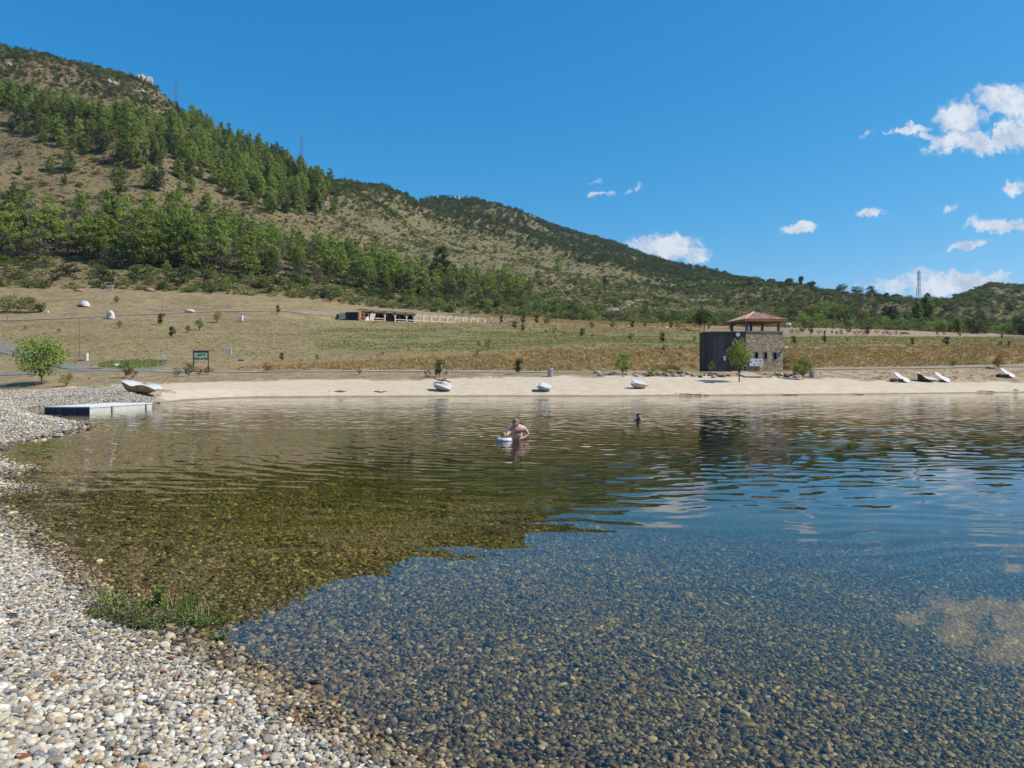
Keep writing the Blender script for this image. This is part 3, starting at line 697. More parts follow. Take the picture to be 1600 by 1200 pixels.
kindp = np.where((crest > .25)[:, None], [.34, .22, .26, .17, .01], kindp); kindp = kindp/kindp.sum(1)[:, None]
kk = (r.random(len(x))[:, None] > np.cumsum(kindp, 1)).sum(1).clip(0, 4)
hh = np.array([2.4, 2.3, 1.3, .9, 2.8])[kk]*r.uniform(.55, 1.35, len(x))*np.where(foot, 1.2, .9)*np.where(crest > .25, 1.1, 1)
sel = np.argsort(-hh/y*np.where(kk < 2, 1, np.where(kk == 4, 1, .2)))
NB = 270; nind = {}
CATL = {'oak': 'dark round evergreen bush', 'green': 'mid green leafy bush', 'olive': 'low olive green scrub bush', 'heath': 'low brown heath bush', 'bright': 'bright green bush'}
for i in sel[:NB]:
    nm, prs = BK[kk[i]]; pr = prs[int(r.integers(len(prs)))]
    zn = zone(px[i]) if px[i] < 900 else 'on the low right hill' if px[i] < 1150 else 'behind the stone tower' if px[i] < 1260 else 'at the far right'
    plant('hill_bush', pr, (x[i], y[i], z[i]-.1), hh[i], False, wide=r.uniform(.9, 1.4), label=f"{CATL[nm]} on the hillside, {zn}" if not foot[i] else f"{CATL[nm]} in the thicket at the hill foot, {zn}", cat='bush', group='bushes of the hillside')
ri = sel[NB:]
allb = [p for _, ps in BK for p in ps]; off = np.cumsum([0]+[len(ps) for _, ps in BK])[:-1]
bi = np.array([off[kk[i]]+int(r.integers(len(BK[kk[i]][1]))) for i in ri])
sw = r.uniform(.9, 1.7, len(ri)); s0 = np.array([hh[i]/allb[b].h for i, b in zip(ri, bi)])
scatter('hillside_scrub', np.stack([x[ri], y[ri], z[ri]-.12], 1), r.random(len(ri))*6.28, np.stack([s0*sw, s0*sw, s0], 1), bi, [p.whole for p in allb],
        label='low bushes and heath covering the hillside', cat='scrub')
print('scrub', len(ri))
x2, y2, z2, px2, py2 = region(HILL, 3.4, 480, 1150, 17); q2 = rng.random(len(x2)) < .45; x2, y2, z2 = x2[q2], y2[q2], z2[q2]
# far ridge and small ground scrub: tiny tussocks over the hill
x, y, z, px, py = region(HILL, 2.1, 182, 480, 15); keep = rng.random(len(x)) < (.35+.5*(fbm(x/12, y/12, 71, 3) > .5))*np.interp(px, [380, 640], [1, 1.35])
x, y, z = np.append(x[keep], x2), np.append(y[keep], y2), np.append(z[keep], z2); n = len(x); print('tussocks', n)
TUS = [OLIVE[0].whole, OLIVE[1].whole, HEATH[0].whole, HEATH[1].whole]
scatter('hill_tussocks', np.stack([x, y, z-.05], 1), rng.random(n)*6.28, rng.uniform(.3, .75, n)*np.clip(y/450, 1, 2), rng.choice(4, n, p=[.36, .34, .15, .15]), TUS,
        label='small dry tussocks and heather between the hillside bushes', cat='tussocks')
x, y, z, px, py = region([(-60,35),(280,120),(520,240),(560,255),(700,280),(870,330),(1030,385),(1090,398),(1200,425),(1300,445),(1200,462),(1080,440),(900,410),(700,350),(560,315),(450,290),(280,190),(0,120)], 5.5, 400, 1250, 16)
keep = rng.random(len(x)) < np.where(px > 1080, .30, np.where(px > 690, .72, .55)); x, y, z, px, py = x[keep], y[keep], z[keep], px[keep], py[keep]; n = len(x); print('ridge', n)
FR = [OAK[0].whole, OAK[1].whole, OAK[2].whole, BUSH[0].whole, BUSH[1].whole, PINED[0].whole]
scatter('ridge_woodland', np.stack([x, y, z-.3], 1), rng.random(n)*6.28, rng.uniform(.6, 1.25, n)*np.clip(y/650, .75, 1.7), rng.choice(6, n, p=[.26, .26, .2, .14, .14, 0]), FR,
        label='dark evergreen woodland along the ridge', cat='woodland')
# ------------------------------------------------------------------ pebbles near the camera
def pebble_mat():
    m, nt = material('pebbles')
    P = nt.new('ShaderNodeNewGeometry').outputs['Position']; tc = nt.new('ShaderNodeTexCoord').outputs['Object']
    z = nt.new('ShaderNodeSeparateXYZ', {0: P}).outputs[2]
    rnd = nt.new('ShaderNodeObjectInfo').outputs['Random']
    c = nt.ramp(rnd, PEB, 'CONSTANT')
    r2 = nt.math('FRACT', nt.math('MULTIPLY', rnd, 37.7))
    c = nt.mix(1.0, c, nt.ramp(r2, [(0, (.48, .46, .43)), (1, (1.0, .955, .875))]), 'MULTIPLY')
    off = nt.vmath('ADD', tc, nt.scale(nt.vmath('ADD', (1, 1, 1), (0, 0, 0)), nt.math('MULTIPLY', rnd, 90)))
    sp_ = nt.noise(off, 2.6, 5, .7)
    c = nt.mix(1.0, c, nt.ramp(sp_, [(.3, .62), (.6, 1.08)]), 'MULTIPLY')
    c = nt.mix(nt.math('MULTIPLY', nt.smooth(nt.noise(off, 1.1, 2, .5, 1.5), .60, .63), .35), c, (.75, .72, .66))
    damp = nt.math('SUBTRACT', 1.0, nt.smooth(nt.math('ADD', z, nt.math('MULTIPLY', nt.noise(P, 1.6, 3), -.08)), -.005, .040))
    wetc = nt.mix(1.0, nt.mix(.8, c, nt.mix(1.0, c, c, 'MULTIPLY')), (.92, .84, .64), 'MULTIPLY')
    c = nt.mix(nt.math('MULTIPLY', damp, .92), c, wetc)
    dep = nt.smooth(nt.math('MULTIPLY', z, -1.0), .03, .75)
    alg_depth_tint = nt.mix(1.0, c, nt.ramp(nt.noise(P, .8, 3, .6), [(.35, (1.25, 1.3, .54)), (.65, (1.65, 1.5, .78))]), 'MULTIPLY')  # algae olive, with the water's absorption by depth painted in
    c = nt.mix(dep, c, alg_depth_tint)
    c = nt.mix(damp, c, nt.mix(1.0, c, nt.ramp(nt.math('FRACT', nt.math('MULTIPLY', rnd, 91.3)), [(0, .42), (.55, .95), (1, 1.5)]), 'MULTIPLY'))
    out(nt, pbsdf(nt, c, nt.math('MULTIPLY_ADD', damp, -.35, .85), 0, None, .35)); return m
pm = pebble_mat(); STN = []
for k in range(8):
    bm = bmesh.new(); bmesh.ops.create_icosphere(bm, subdivisions=2, radius=.5); r = np.random.default_rng(500+k)
    sx_, sy_, sz_ = 1.0, r.uniform(.58, .9), r.uniform(.30, .58); ph = r.random(6)*6.28; am = r.uniform(.03, .10, 3)
    for v in bm.verts:
        d = v.co.normalized(); q = 1+am[0]*math.sin(2.2*d.x+ph[0]+d.y*2)+am[1]*math.sin(3*d.y+ph[1]+d.z)+am[2]*math.sin(3.4*d.z+ph[2]-2*d.x)
        e = .86
        v.co = Vector((math.copysign(abs(d.x)**e, d.x)*sx_, math.copysign(abs(d.y)**e, d.y)*sy_, math.copysign(abs(d.z)**e, d.z)*sz_))*.5*q
    me = bpy.data.meshes.new('pebble_%d' % k); bm.to_mesh(me); bm.free(); me.materials.append(pm)
    me.polygons.foreach_set('use_smooth', [True]*len(me.polygons)); STN.append(me)
def stones(name, sets, cond, label):
    A = []
    for (y0, y1, sp_, s0, s1) in sets:
        r = np.random.default_rng(int(y0*100)+len(name))
        X_ = np.arange(-.86*y1, (.80*y1+.5) if y1 < 40 else -15, sp_); Y_ = np.arange(y0, y1, sp_); gx, gy = np.meshgrid(X_, Y_)
        x = gx.ravel()+r.uniform(-.5, .5, gx.size)*sp_; y = gy.ravel()+r.uniform(-.5, .5, gx.size)*sp_
        k = (x > -.80*y-.5) & (x < .77*y+.4); x, y = x[k], y[k]
        z, sd = H(x, y); k = cond(x, y, z, sd) & (r.random(len(x)) < .93); x, y, z = x[k], y[k], z[k]; n = len(x)
        big = r.random(n) < .05
        s = (s0+(s1-s0)*r.random(n)**1.3)*np.where(big, 1.5, 1)*(.8+.4*vnoise(x*1.3, y*1.3, 5)); A.append(np.stack([x, y, z+s*.10+np.where(r.random(n) < .35, s*.16, 0), s], 1))
    A = np.vstack(A); n = len(A); print(name, n)
    scatter(name, A[:, :3], rng.random(n)*6.28, A[:, 3], rng.integers(0, 8, n), STN, tilt=rng.normal(0, .30, (n, 2)), label=label, cat='pebbles')
wedge = [(2.4, 5.0, .0285, .026, .058), (5.0, 8.5, .031, .029, .060), (8.5, 13.5, .039, .037, .072), (13.5, 22, .058, .05, .095)]
stones('beach_pebbles', wedge+[(22, 46, .095, .055, .12), (46, 72, .15, .07, .14)], lambda x, y, z, sd: (sd >= 0) & ((y < 46) | (800+F*x/y < 262+60*(fbm(x/3, y/3, 8, 3)-.5)) & (HZ-F*(z-EYE)/y > 611+8*(fbm(x/4, y/4, 8, 3)-.5))), 'dry rounded pale and grey pebbles covering the near left shore')
stones('lake_pebbles', wedge[:3]+[(13.5, 21, .075, .06, .105), (21, 30, .14, .10, .18)], lambda x, y, z, sd: (sd < 0) & ((y < 13.5) | (sd > -9)), 'wet rounded brown and grey pebbles under the clear shallow water')

# ------------------------------------------------------------------ grass and meadow cover
def tuft(name, mat, seed, n=14, h=.35, w=.16, bend=.5, wd=.012):
    r = np.random.default_rng(seed); V = []; Q = []
    for k in range(n):
        a = r.random()*6.28; o = np.array([r.normal()*w*.4, r.normal()*w*.4, 0]); d = np.array([math.cos(a), math.sin(a), 0]); L = h*r.uniform(.5, 1.1); b = bend*r.random()
        s = np.array([-d[1], d[0], 0])*wd; p1 = o+d*L*b*.35+[0, 0, L*.6]; p2 = o+d*L*b+[0, 0, L]
        i = len(V); V += [o-s, o+s, p1+s*.8, p1-s*.8, p2+s*.15, p2-s*.15]; Q += [(i, i+1, i+2, i+3), (i+3, i+2, i+4, i+5)]
    return mesh_np(name, np.array(V), np.array(Q), [M[mat]])
T_ = [tuft('tuft_straw', 'straw', 1, 18, .22, .42, 1.3, .022), tuft('tuft_rust', 'rust', 2, 20, .30, .45, 1.1, .026), tuft('tuft_green', 'grass', 3, 18, .22, .42, 1.2, .026), tuft('tuft_tall', 'straw', 4, 16, .42, .3, .8, .022)]
def meadow(poly, sp_, y0, y1, seed, keepf, mix, smin, smax, name, label):
    x, y, z, px, py = region([(p[0]-70, p[1]) if p[0] < poly[0][0]+1 else p for p in poly], sp_, y0, y1, seed)
    ex = (fbm(x/6, y/6, 55, 3)-.5); ok = inpoly(px+ex*60, py+ex*9, poly) | inpoly(px, py, poly) & (rng.random(len(x)) < .25); x, y, z, px, py = x[ok], y[ok], z[ok], px[ok], py[ok]; k = rng.random(len(x)) < keepf(x, y, px, py); x, y, z, px = x[k], y[k], z[k], px[k]; n = len(x); print(name, n)
    scatter(name, np.stack([x, y, z-.02], 1), rng.random(n)*6.28, rng.uniform(smin, smax, n), rng.choice(4, n, p=mix), T_, label=label, cat='grass')
BANK = [(330,577),(450,571),(700,556),(850,546),(900,545),(1098,545),(1100,577),(960,580),(700,578),(420,578)]
meadow(BANK, .42, 88, 112, 31, lambda x, y, px, py: .45+.45*(fbm(x/3, y/3, 5, 3) > .45), [.2, .6, .05, .15], .7, 1.4, 'bank_grass', 'dry rust coloured grass on the bank above the shore path')
meadow([(1195,545),(1400,541),(1700,534),(1700,568),(1195,578)], .42, 92, 122, 32, lambda x, y, px, py: .5+.4*(fbm(x/3, y/3, 5, 3) > .45), [.25, .55, .08, .12], .7, 1.4, 'bank_grass', 'dry golden grass on the bank right of the stone tower')
meadow([(-60,505),(300,498),(520,500),(800,508),(1100,515),(1100,545),(880,545),(700,556),(400,568),(120,572),(-60,560)], .75, 92, 185, 33, lambda x, y, px, py: .35+.4*(fbm(x/5, y/5, 6, 3) > .5), [.6, .05, .25, .10], .5, 1.0, 'meadow_grass', 'short dry grass on the sloping meadow')
meadow([(480,513),(760,512),(1080,524),(1095,542),(880,543),(700,552),(500,545)], .7, 98, 180, 34, lambda x, y, px, py: .8*(fbm(x/7, y/3.5, 7, 3) > .47), [.1, 0, .85, .05], .7, 1.2, 'green_grass', 'patches of fresh green grass across the middle meadow')
meadow([(1190,526),(1700,526),(1700,540),(1190,547)], .7, 105, 160, 35, lambda x, y, px, py: .6, [.35, .05, .55, .05], .6, 1.2, 'green_grass', 'yellow green grass above the golden bank')
meadow([(560,500),(800,500),(1100,514),(1100,524),(800,513),(560,510)], .9, 130, 230, 36, lambda x, y, px, py: .5, [.5, .2, .2, .1], .8, 1.5, 'meadow_grass', 'tawny grass along the upper meadow behind the pergola')
meadow([(700,491),(830,492),(960,502),(1100,508),(1100,513),(940,508),(800,500),(700,497)], .8, 185, 240, 37, lambda x, y, px, py: .8, [.3, .6, 0, .1], 1, 1.8, 'meadow_grass', 'tall tawny grass strip at the hill foot')
meadow([(155,574),(170,565),(200,562),(265,564),(262,571),(200,577)], .35, 84, 104, 38, lambda x, y, px, py: .8, [.0, 0, 1., .0], .6, 1.2, 'green_grass', 'damp green grass patch beside the road')
meadow([(-60,590),(330,588),(660,588),(850,586),(850,592),(400,594),(150,606),(-60,611)], .5, 66, 95, 39, lambda x, y, px, py: .35*(fbm(x/3, y/3, 9, 3) > .45), [.7, .15, .1, .05], .3, .8, 'verge_grass', 'sparse dry grass between the beach and the path')

meadow([(1248,581),(1400,579),(1700,574),(1700,596),(1400,595),(1248,589)], .5, 80, 112, 40, lambda x, y, px, py: .55*(fbm(x/2.5, y/2.5, 9, 3) > .42), [.45, .35, .1, .1], .3, .8, 'slope_grass', 'thin dry weeds on the bare brown slope behind the right loungers')
# shoreline weeds in the foreground
def leafy(name, mat, seed, n=60, h=.10, w=.2, leaf=.012):
    r = np.random.default_rng(seed); nst = 9; V = []; segs = []; C = []
    for k in range(nst):
        a = r.random()*6.28; L = w*r.uniform(.2, .6); e = np.array([math.cos(a)*L, math.sin(a)*L, h*r.uniform(.5, 1)]); segs.append((np.zeros(3), e, .003, .0015))
        for q in range(5): C.append(e*(.35+.65*q/4))
    C = np.array(C); v, q = leaves(C, np.full((len(C), 3), .022), max(2, n//len(C)*3), leaf, r, .5, .5)
    V2, Q2, Mi = join([(v, q, 0), (*branch_tubes(segs, 4), 1)]); return mesh_np(name, V2, Q2, [M[mat], M['bark']], False, Mi)
W_ = [leafy('weed_a', 'grass', 1), leafy('weed_b', 'bush', 2), leafy('weed_c', 'bright', 3), tuft('weed_blades', 'grass', 5, 16, .14, .06, .5, .004), tuft('weed_blades_pale', 'straw', 6, 9, .20, .05, .4, .003), leafy('weed_d', 'heath', 7)]
wp = []; r = np.random.default_rng(77)
for (cx, cy, rx, ry, n) in [(175,966,38,13,46),(215,975,45,13,46),(255,958,60,14,75),(300,958,55,14,75),(330,955,28,10,22),(235,952,50,12,40)]:
    for k in range(int(n*.75)):
        a = r.random()*6.28; q = math.sqrt(r.random()); px, py = cx+math.cos(a)*q*rx, cy+math.sin(a)*q*ry
        X0, Y0 = wpt(px, py, .04); wp.append((X0, Y0, 1 if px < 330 else .6))
wp = np.array(wp); n = len(wp); zz = np.maximum(H(wp[:, 0], wp[:, 1])[0], -.04)
idx = r.choice(6, n, p=[.36, .20, .14, .07, .05, .18])
scatter('shore_weeds', np.stack([wp[:, 0], wp[:, 1], zz], 1), r.random(n)*6.28, r.uniform(.4, 1.0, n)*wp[:, 2], idx, W_, label='low green weeds and grass growing from the pebbles at the waterline', cat='weeds')
def weed(name, px, py, mesh, s, label, cat='weed'):
    X0, Y0 = wpt(px, py, .03); place(name, mesh, (X0, Y0, max(-.02, Hs(X0, Y0))), random.random()*6, s, label=label, cat=cat)
weed('weed', 248, 955, leafy('tall_weed', 'bright', 21, 160, .24, .09, .014), 1.0, 'upright bright green leafy stem rising from the shoreline weeds')
weed('weed', 180, 958, leafy('bushy_weed', 'bright', 22, 120, .2, .22, .013), 1.0, 'bushy bright green weed at the left of the shoreline patch')
weed('grass_tuft', 288, 950, tuft('tall_blades', 'grass', 23, 46, .26, .18, .5, .004), 1.0, 'tallest clump of grass blades in the shoreline weeds', 'grass tuft')
weed('grass_tuft', 138, 945, tuft('small_blades', 'grass', 24, 26, .14, .16, .6, .004), 1.0, 'small separate tuft of dark green grass on pebbles', 'grass tuft')
weed('weed', 340, 990, leafy('water_weed', 'bush', 25, 80, .06, .16, .014), 1.0, 'small pale green weed standing alone in the shallow water')
weed('grass_stalk', 266, 952, tuft('stalk', 'straw', 29, 3, .62, .02, .5, .003), 1.0, 'long bent straw stalk leaning out over the water', 'grass stalk')

# ------------------------------------------------------------------ young trees and bushes of the meadow
PR = {'D': (CONE, 'dark green young evergreen'), 'G': (CONEG, 'green young tree'), 'Y': (YEL, 'yellowish young tree'), 'O': (ORA, 'orange brown young tree'), 'R': (RED, 'dark red bush')}
ROWS = [
 ('on the upper left meadow', 'young trees of the upper left meadow', [(182,474,11,'G'),(187,513,12,'G'),(252,508,18,'D'),(339,505,19,'O'),(269,527,17,'D'),(294,521,13,'G'),(312,516,17,'G'),(434,490,13,'D'),(40,516,8,'Y'),(92,520,7,'G'),(52,475,9,'G')]),
 ('along the shore road', 'young trees along the shore road', [(104,604,24,'Y'),(197,591,26,'G'),(207,592,16,'R'),(277,589,14,'R'),(295,589,22,'G'),(311,587,13,'R'),(325,586,13,'R'),(418,582,15,'R'),(440,564,13,'D'),(495,563,10,'G'),(561,586,12,'G'),(668,590,13,'R'),(687,589,26,'D'),(697,587,8,'R'),(811,585,24,'D')]),
 ('behind the pergola end', 'young trees between pergola and tower', [(784,506,13,'D'),(804,514,12,'D'),(817,518,11,'D'),(818,506,13,'D'),(839,506,13,'D'),(855,508,14,'G'),(853,521,6,'R'),(867,519,9,'Y'),(910,526,13,'D'),(926,528,7,'R'),(881,523,6,'R'),(925,514,12,'G'),(957,514,13,'G'),(989,513,12,'D'),(1008,512,9,'D'),(1048,513,10,'D'),(1061,514,9,'R'),(1087,513,8,'R')]),
 ('in the middle meadow', 'young trees of the middle meadow', [(986,532,12,'G'),(1035,536,17,'D'),(1085,534,10,'Y'),(1064,547,9,'Y'),(1038,549,11,'G'),(748,541,9,'G'),(763,548,22,'Y'),(639,549,7,'O'),(745,557,9,'O'),(598,556,7,'Y'),(1108,515,7,'D'),(1141,515,8,'D')]),
 ('in the row behind the tower', 'row of young trees behind the tower', [(1237,522,7,'R'),(1246,522,7,'R'),(1255,521,13,'G'),(1267,522,15,'D'),(1280,523,8,'R'),(1289,524,8,'D'),(1300,522,6,'G'),(1307,523,6,'D'),(1314,524,9,'R'),(1325,522,14,'G'),(1338,524,8,'R'),(1349,524,10,'R'),(1357,524,14,'D'),(1370,522,7,'R'),(1381,524,7,'R'),(1386,522,6,'R'),(1390,525,7,'R'),(1400,524,8,'R'),(1408,524,6,'R'),(1465,524,9,'O'),(1475,524,6,'R'),(1500,526,7,'D'),(1566,529,8,'D')]),
 ('above the golden bank', 'young trees of the right meadow', [(1240,538,13,'D'),(1288,536,12,'D'),(1425,540,12,'D'),(1479,540,14,'D'),(1563,541,9,'Y'),(1577,541,8,'D'),(1324,534,7,'G'),(1490,573,9,'G'),(1560,577,24,'O')]),
]
for where, grp, items in ROWS:
    cnt = {}
    for px, py, hp, c in sorted(items):
        cnt[c] = cnt.get(c, 0)+1; pr, nm = PR[c]; p = hit(px, py, 66)
        n_c = sum(1 for t in items if t[3] == c)
        lab = f"{nm} {where}" + (f", {ordn(cnt[c]-1)} from the left" if n_c > 1 else ', the only one of its colour')
        plant('young_tree' if c != 'R' else 'young_bush', pr, p-Vector((0, 0, .03)), hp/F*p.y*1.08, hp > 15, wide=random.uniform(.8, 1.15), label=lab, cat='young tree' if c != 'R' else 'bush', group=grp)
def tree_at(px, py, hp, data, nm, label, name='tree', cat='tree', wide=1.0, ymin=60, parts=True, Y=None):
    p = hit(px, py, ymin) if Y is None else at(px, py, Y)
    return plant(name, Proto(nm, data), p-Vector((0, 0, .05)), hp/F*p.y, parts, wide=wide, label=label, cat=cat)
def wp_(w, h): return w
tree_at(65, 601, 87, round_data(401, 6.1, 6.2, .17, 46, 72, .14, 'bright', .95), 'maple', 'round leafy green tree on the left shore beside the road', cat='tree')
tree_at(1155, 597, 71, round_data(402, 5.4, 3.1, .22, 46, 46, .11, 'bright', .6), 'birch', 'slender bright green tree in front of the dark wooden wall')
tree_at(1254, 593, 37, round_data(403, 2.8, 3.1, .14, 34, 34, .10, 'bright', .9), 'willow', 'low spreading light green tree right of the stone tower')
tree_at(973, 586, 38, round_data(404, 2.7, 2.2, .10, 34, 34, .09, 'bright', .9), 'round_shrub', 'rounded bright green young tree behind the sand beach')
tree_at(1020, 588, 22, round_data(405, 1.7, 2.4, .0, 22, 26, .08, 'yellow', .8, stem=False), 'wisp_a', 'wispy yellow green shrub by the rocks, left of two', 'shrub', 'shrub', parts=False)
tree_at(1046, 587, 18, round_data(406, 1.4, 2.2, .0, 22, 24, .08, 'yellow', .8, stem=False), 'wisp_b', 'wispy yellow green shrub by the rocks, right of two', 'shrub', 'shrub', parts=False)
tree_at(1111, 583, 20, round_data(407, 1.6, .9, .0, 18, 18, .07, 'olive', .5, stem=False), 'wisp_c', 'thin grey green shrub against the dark wooden wall', 'shrub', 'shrub', parts=False)
tree_at(1093, 517, 34, round_data(408, 6.2, 4.6, .28, 34, 34, .20, 'oak', .9), 'twin_a', 'dark round tree left of two behind the dark wall', wide=.9, ymin=110)
tree_at(1101, 518, 38, round_data(409, 6.6, 4.8, .28, 34, 34, .20, 'bush', .9), 'twin_b', 'dark round tree right of two behind the dark wall', wide=.9, ymin=110)
for i, (px, py, hp, wdt, mt, lab) in enumerate([
 (1268,500,26,9,'yellow','yellowing bush at the left end of the thicket behind the tower'),(1240,497,20,7,'bush','mid green bush on the hill foot just behind the tiled roof'),
 (1290,502,34,8.5,'bright','bright green tree at the left of the big thicket'),(1312,504,36,9,'bush','broad green tree in the middle of the big thicket'),(1328,505,27,7,'bush','lower green tree at the right of the big thicket'),
 (1350,508,24,6.5,'yellow','yellow green tree next to the dark round one'),(1364,511,16,6,'bush','low green bush at the foot of the dark round tree'),
 (1390,505,30,5.6,'oak','very dark round tree on the low right hill'),(1416,512,24,6.0,'bush','green bushy tree between dark tree and poplar'),
 (1434,508,37,3.2,'bright','left poplar of the pair before the big pylon'),(1447,508,48,3.6,'bright','right taller poplar of the pair before the big pylon'),
 (1497,522,27,6.0,'bright','bright bushy tree on the hill foot right of the poplars'),(1527,522,36,9,'oak','broad dark tree on the right hill foot'),(1598,525,34,7,'oak','dark tree at the right picture edge')]):
    tall = 'poplar' in lab
    tree_at(px, py, hp, round_data(430+i, 6, wdt*.85 if not tall else 2.9, .04, 30, 40, .22, mt, .5 if tall else .9), 'hill_tree_%d' % i, lab, 'poplar_tree' if tall else 'hill_tree', 'tree', ymin=115)
for i, (px, py, hp, wd_, lab) in enumerate([(1316,459,18,22,'dark oak on the right skyline, left and alone'),(1340,460,17,20,'dark oak on the right skyline, middle of three'),(1361,461,18,20,'dark oak on the right skyline, right of three'),
   (1268,451,14,14,'round bush-like oak on the skyline above the roof'),(1252,446,17,9,'tall narrow oak on the skyline above the roof'),(1385,466,10,10,'small dark tree on the skyline, left of the pylon'),
   (1400,466,8,16,'low dark shrub clump on the skyline near the pylon'),(1449,470,14,9,'dark tree at the foot of the big pylon'),(1233,443,12,14,'dark tree on the low skyline left of the narrow oak'),(1205,440,10,18,'low trees on the skyline left above the tower'),(738,322,9,6,'dark tree on the rocky far ridge')]):
    p = hit(px, py, 200); k = p.y/F
    plant('skyline_oak', Proto('sk_%d' % i, round_data(460+i, hp*k, wd_*k, .14, 34, 34, .26*p.y/480, 'oak', .95)), p-Vector((0, 0, .3)), hp*k, True, label=lab, cat='tree')
p = hit(8, 487, 120)
for i, (dx, hp, wd_) in enumerate([(-22,30,34),(8,31,40),(36,28,36),(56,18,16)]):
    q = hit(8+dx, 489-(i == 3)*1, 120); k = q.y/F
    plant('broom_bush', Proto('broom_%d' % i, round_data(480+i, hp*k, wd_*k, .0, 40, 46, .13, 'olive', .9, stem=False)), q, hp*k, False, label=f"tall feathery olive broom bush on the left meadow, {ordn(i)} from the left", cat='bush', group='clump of broom bushes')
# ------------------------------------------------------------------ built things
white = simple('white_paint', (.72, .73, .74), .5, .06, 2); grey = simple('grey_metal', (.30, .32, .34), .5, .15, 3, metal=.3)
stone_pale = simple('pale_concrete', (.55, .52, .47), .85, .14, 1.4, bump=.3); dark_side = simple('weathered_brown', (.20, .12, .07), .8, .45, 1.5, bump=.4)
wood_dark = None
def plank_mat(name, lo, hi, sx=8.0, rough=.75):
    m, nt = material(name); tc = nt.new('ShaderNodeTexCoord').outputs['Object']
    s = nt.new('ShaderNodeSeparateXYZ', {0: tc}); xx = nt.math('MULTIPLY', nt.math('ADD', s.outputs[0], s.outputs[1]), sx)
    cell = nt.new('ShaderNodeTexWhiteNoise', {'W': nt.math('FLOOR', xx)}, noise_dimensions='1D').outputs[0]
    g = nt.noise(nt.vmath('MULTIPLY', tc, (6, 6, .5)), 3, 4, .6)
    c = nt.ramp(nt.math('ADD', nt.math('MULTIPLY', cell, .5), nt.math('MULTIPLY', g, .5)), [(.2, lo), (.8, hi)])
    gap = nt.math('GREATER_THAN', nt.math('ABSOLUTE', nt.math('SUBTRACT', nt.math('FRACT', xx), .5)), .45)
    c = nt.mix(gap, c, tuple(k*.25 for k in lo)); out(nt, pbsdf(nt, c, rough)); return m
def stone_mat():
    m, nt = material('rubble_stone'); tc = nt.new('ShaderNodeTexCoord').outputs['Object']
    p = nt.vmath('ADD', nt.vmath('MULTIPLY', tc, (1.0, 1.0, 2.3)), nt.scale(nt.noise(tc, 3, 2, .5, 0, True), .25))
    v = nt.new('ShaderNodeTexVoronoi', {'Vector': p, 'Scale': 3.2}, feature='F1'); e = nt.new('ShaderNodeTexVoronoi', {'Vector': p, 'Scale': 3.2}, feature='DISTANCE_TO_EDGE')
    r_ = nt.new('ShaderNodeSeparateColor', {0: v.outputs['Color']}).outputs[0]
    c = nt.ramp(r_, [(0, (.32, .215, .12)), (.3, (.52, .39, .24)), (.55, (.27, .215, .155)), (.75, (.66, .54, .37)), (1, (.44, .34, .23))])
    c = nt.mix(1.0, c, nt.ramp(nt.noise(tc, 9, 4, .6), [(.3, .7), (.7, 1.15)]), 'MULTIPLY')
    c = nt.mix(nt.smooth(e.outputs[0], .05, .0), c, (.12, .095, .065))
    b = nt.new('ShaderNodeBump', {'Height': e.outputs[0], 'Strength': .8, 'Distance': .12}); out(nt, pbsdf(nt, c, .9, 0, b.outputs[0])); return m
rubble = stone_mat(); cladding = plank_mat('dark_cladding', (.030, .030, .033), (.085, .083, .082)); deck = plank_mat('pale_decking', (.42, .33, .23), (.58, .47, .34), 5)
slate = simple('window_frame_grey', (.24, .26, .29), .6, .1, 3); dark = simple('dark_interior', (.012, .011, .010), .9, .2, 3)
glass_dark = simple('dark_glass', (.015, .017, .02), .12, .1, 3, spec=.6); steel = simple('post_blue_grey', (.13, .16, .20), .5, .12, 3)
tile_m = None
def tile_mat():
    m, nt = material('clay_tiles'); tc = nt.new('ShaderNodeTexCoord').outputs['Object']
    v = nt.new('ShaderNodeTexVoronoi', {'Vector': tc, 'Scale': 4.0}); r_ = nt.new('ShaderNodeSeparateColor', {0: v.outputs['Color']}).outputs[0]
    c = nt.ramp(r_, [(0, (.46, .22, .14)), (.5, (.60, .33, .22)), (1, (.68, .46, .34))]); out(nt, pbsdf(nt, c, .85)); return m
clay = tile_mat(); eave = simple('eave_timber', (.34, .15, .07), .7, .2, 2)

# stone lookout tower (axis nearly square to the view; turned a little to the right)
tw = empty('lifeguard_tower', (30.15, 93, 2.44), R(7), label='square stone lookout tower with open deck under a clay tiled hip roof', cat='tower')
Wd, Dp, Hh = 5.0, 5.0, 5.08
w1 = MB(); x0, x1 = -.35, Wd-.35
def wall_front(m, y0, y1):
    wins = [(.85, 1.30), (2.08, 2.50), (3.32, 3.78)]; zb, zt = 1.60, 2.46
    m.box((x0, y0, -.6), (x1, y1, zb)); m.box((x0, y0, zt), (x1, y1, Hh))
    xs = [x0]+[v for w_ in wins for v in w_]+[x1]
    for i in range(0, len(xs), 2): m.box((xs[i], y0, zb), (xs[i+1], y1, zt))
    return wins, zb, zt
wins, zb, zt = wall_front(w1, 0, .45)
w1.box((x1-.45, .45, -.6), (x1, Dp, Hh)); w1.box((x0, .45, -.6), (x0+.45, Dp, Hh)); w1.box((x0+.45, Dp-.45, -.6), (x1-.45, Dp, Hh)); w1.box((x0+.45, .45, Hh-1.2), (x1-.45, Dp-.45, Hh-1.0))
w1.build('stone_wall', rubble, tw)
MB().box((x0-.08, -.08, Hh), (x1+.08, Dp+.08, Hh+.10)).build('coping', slate, tw)
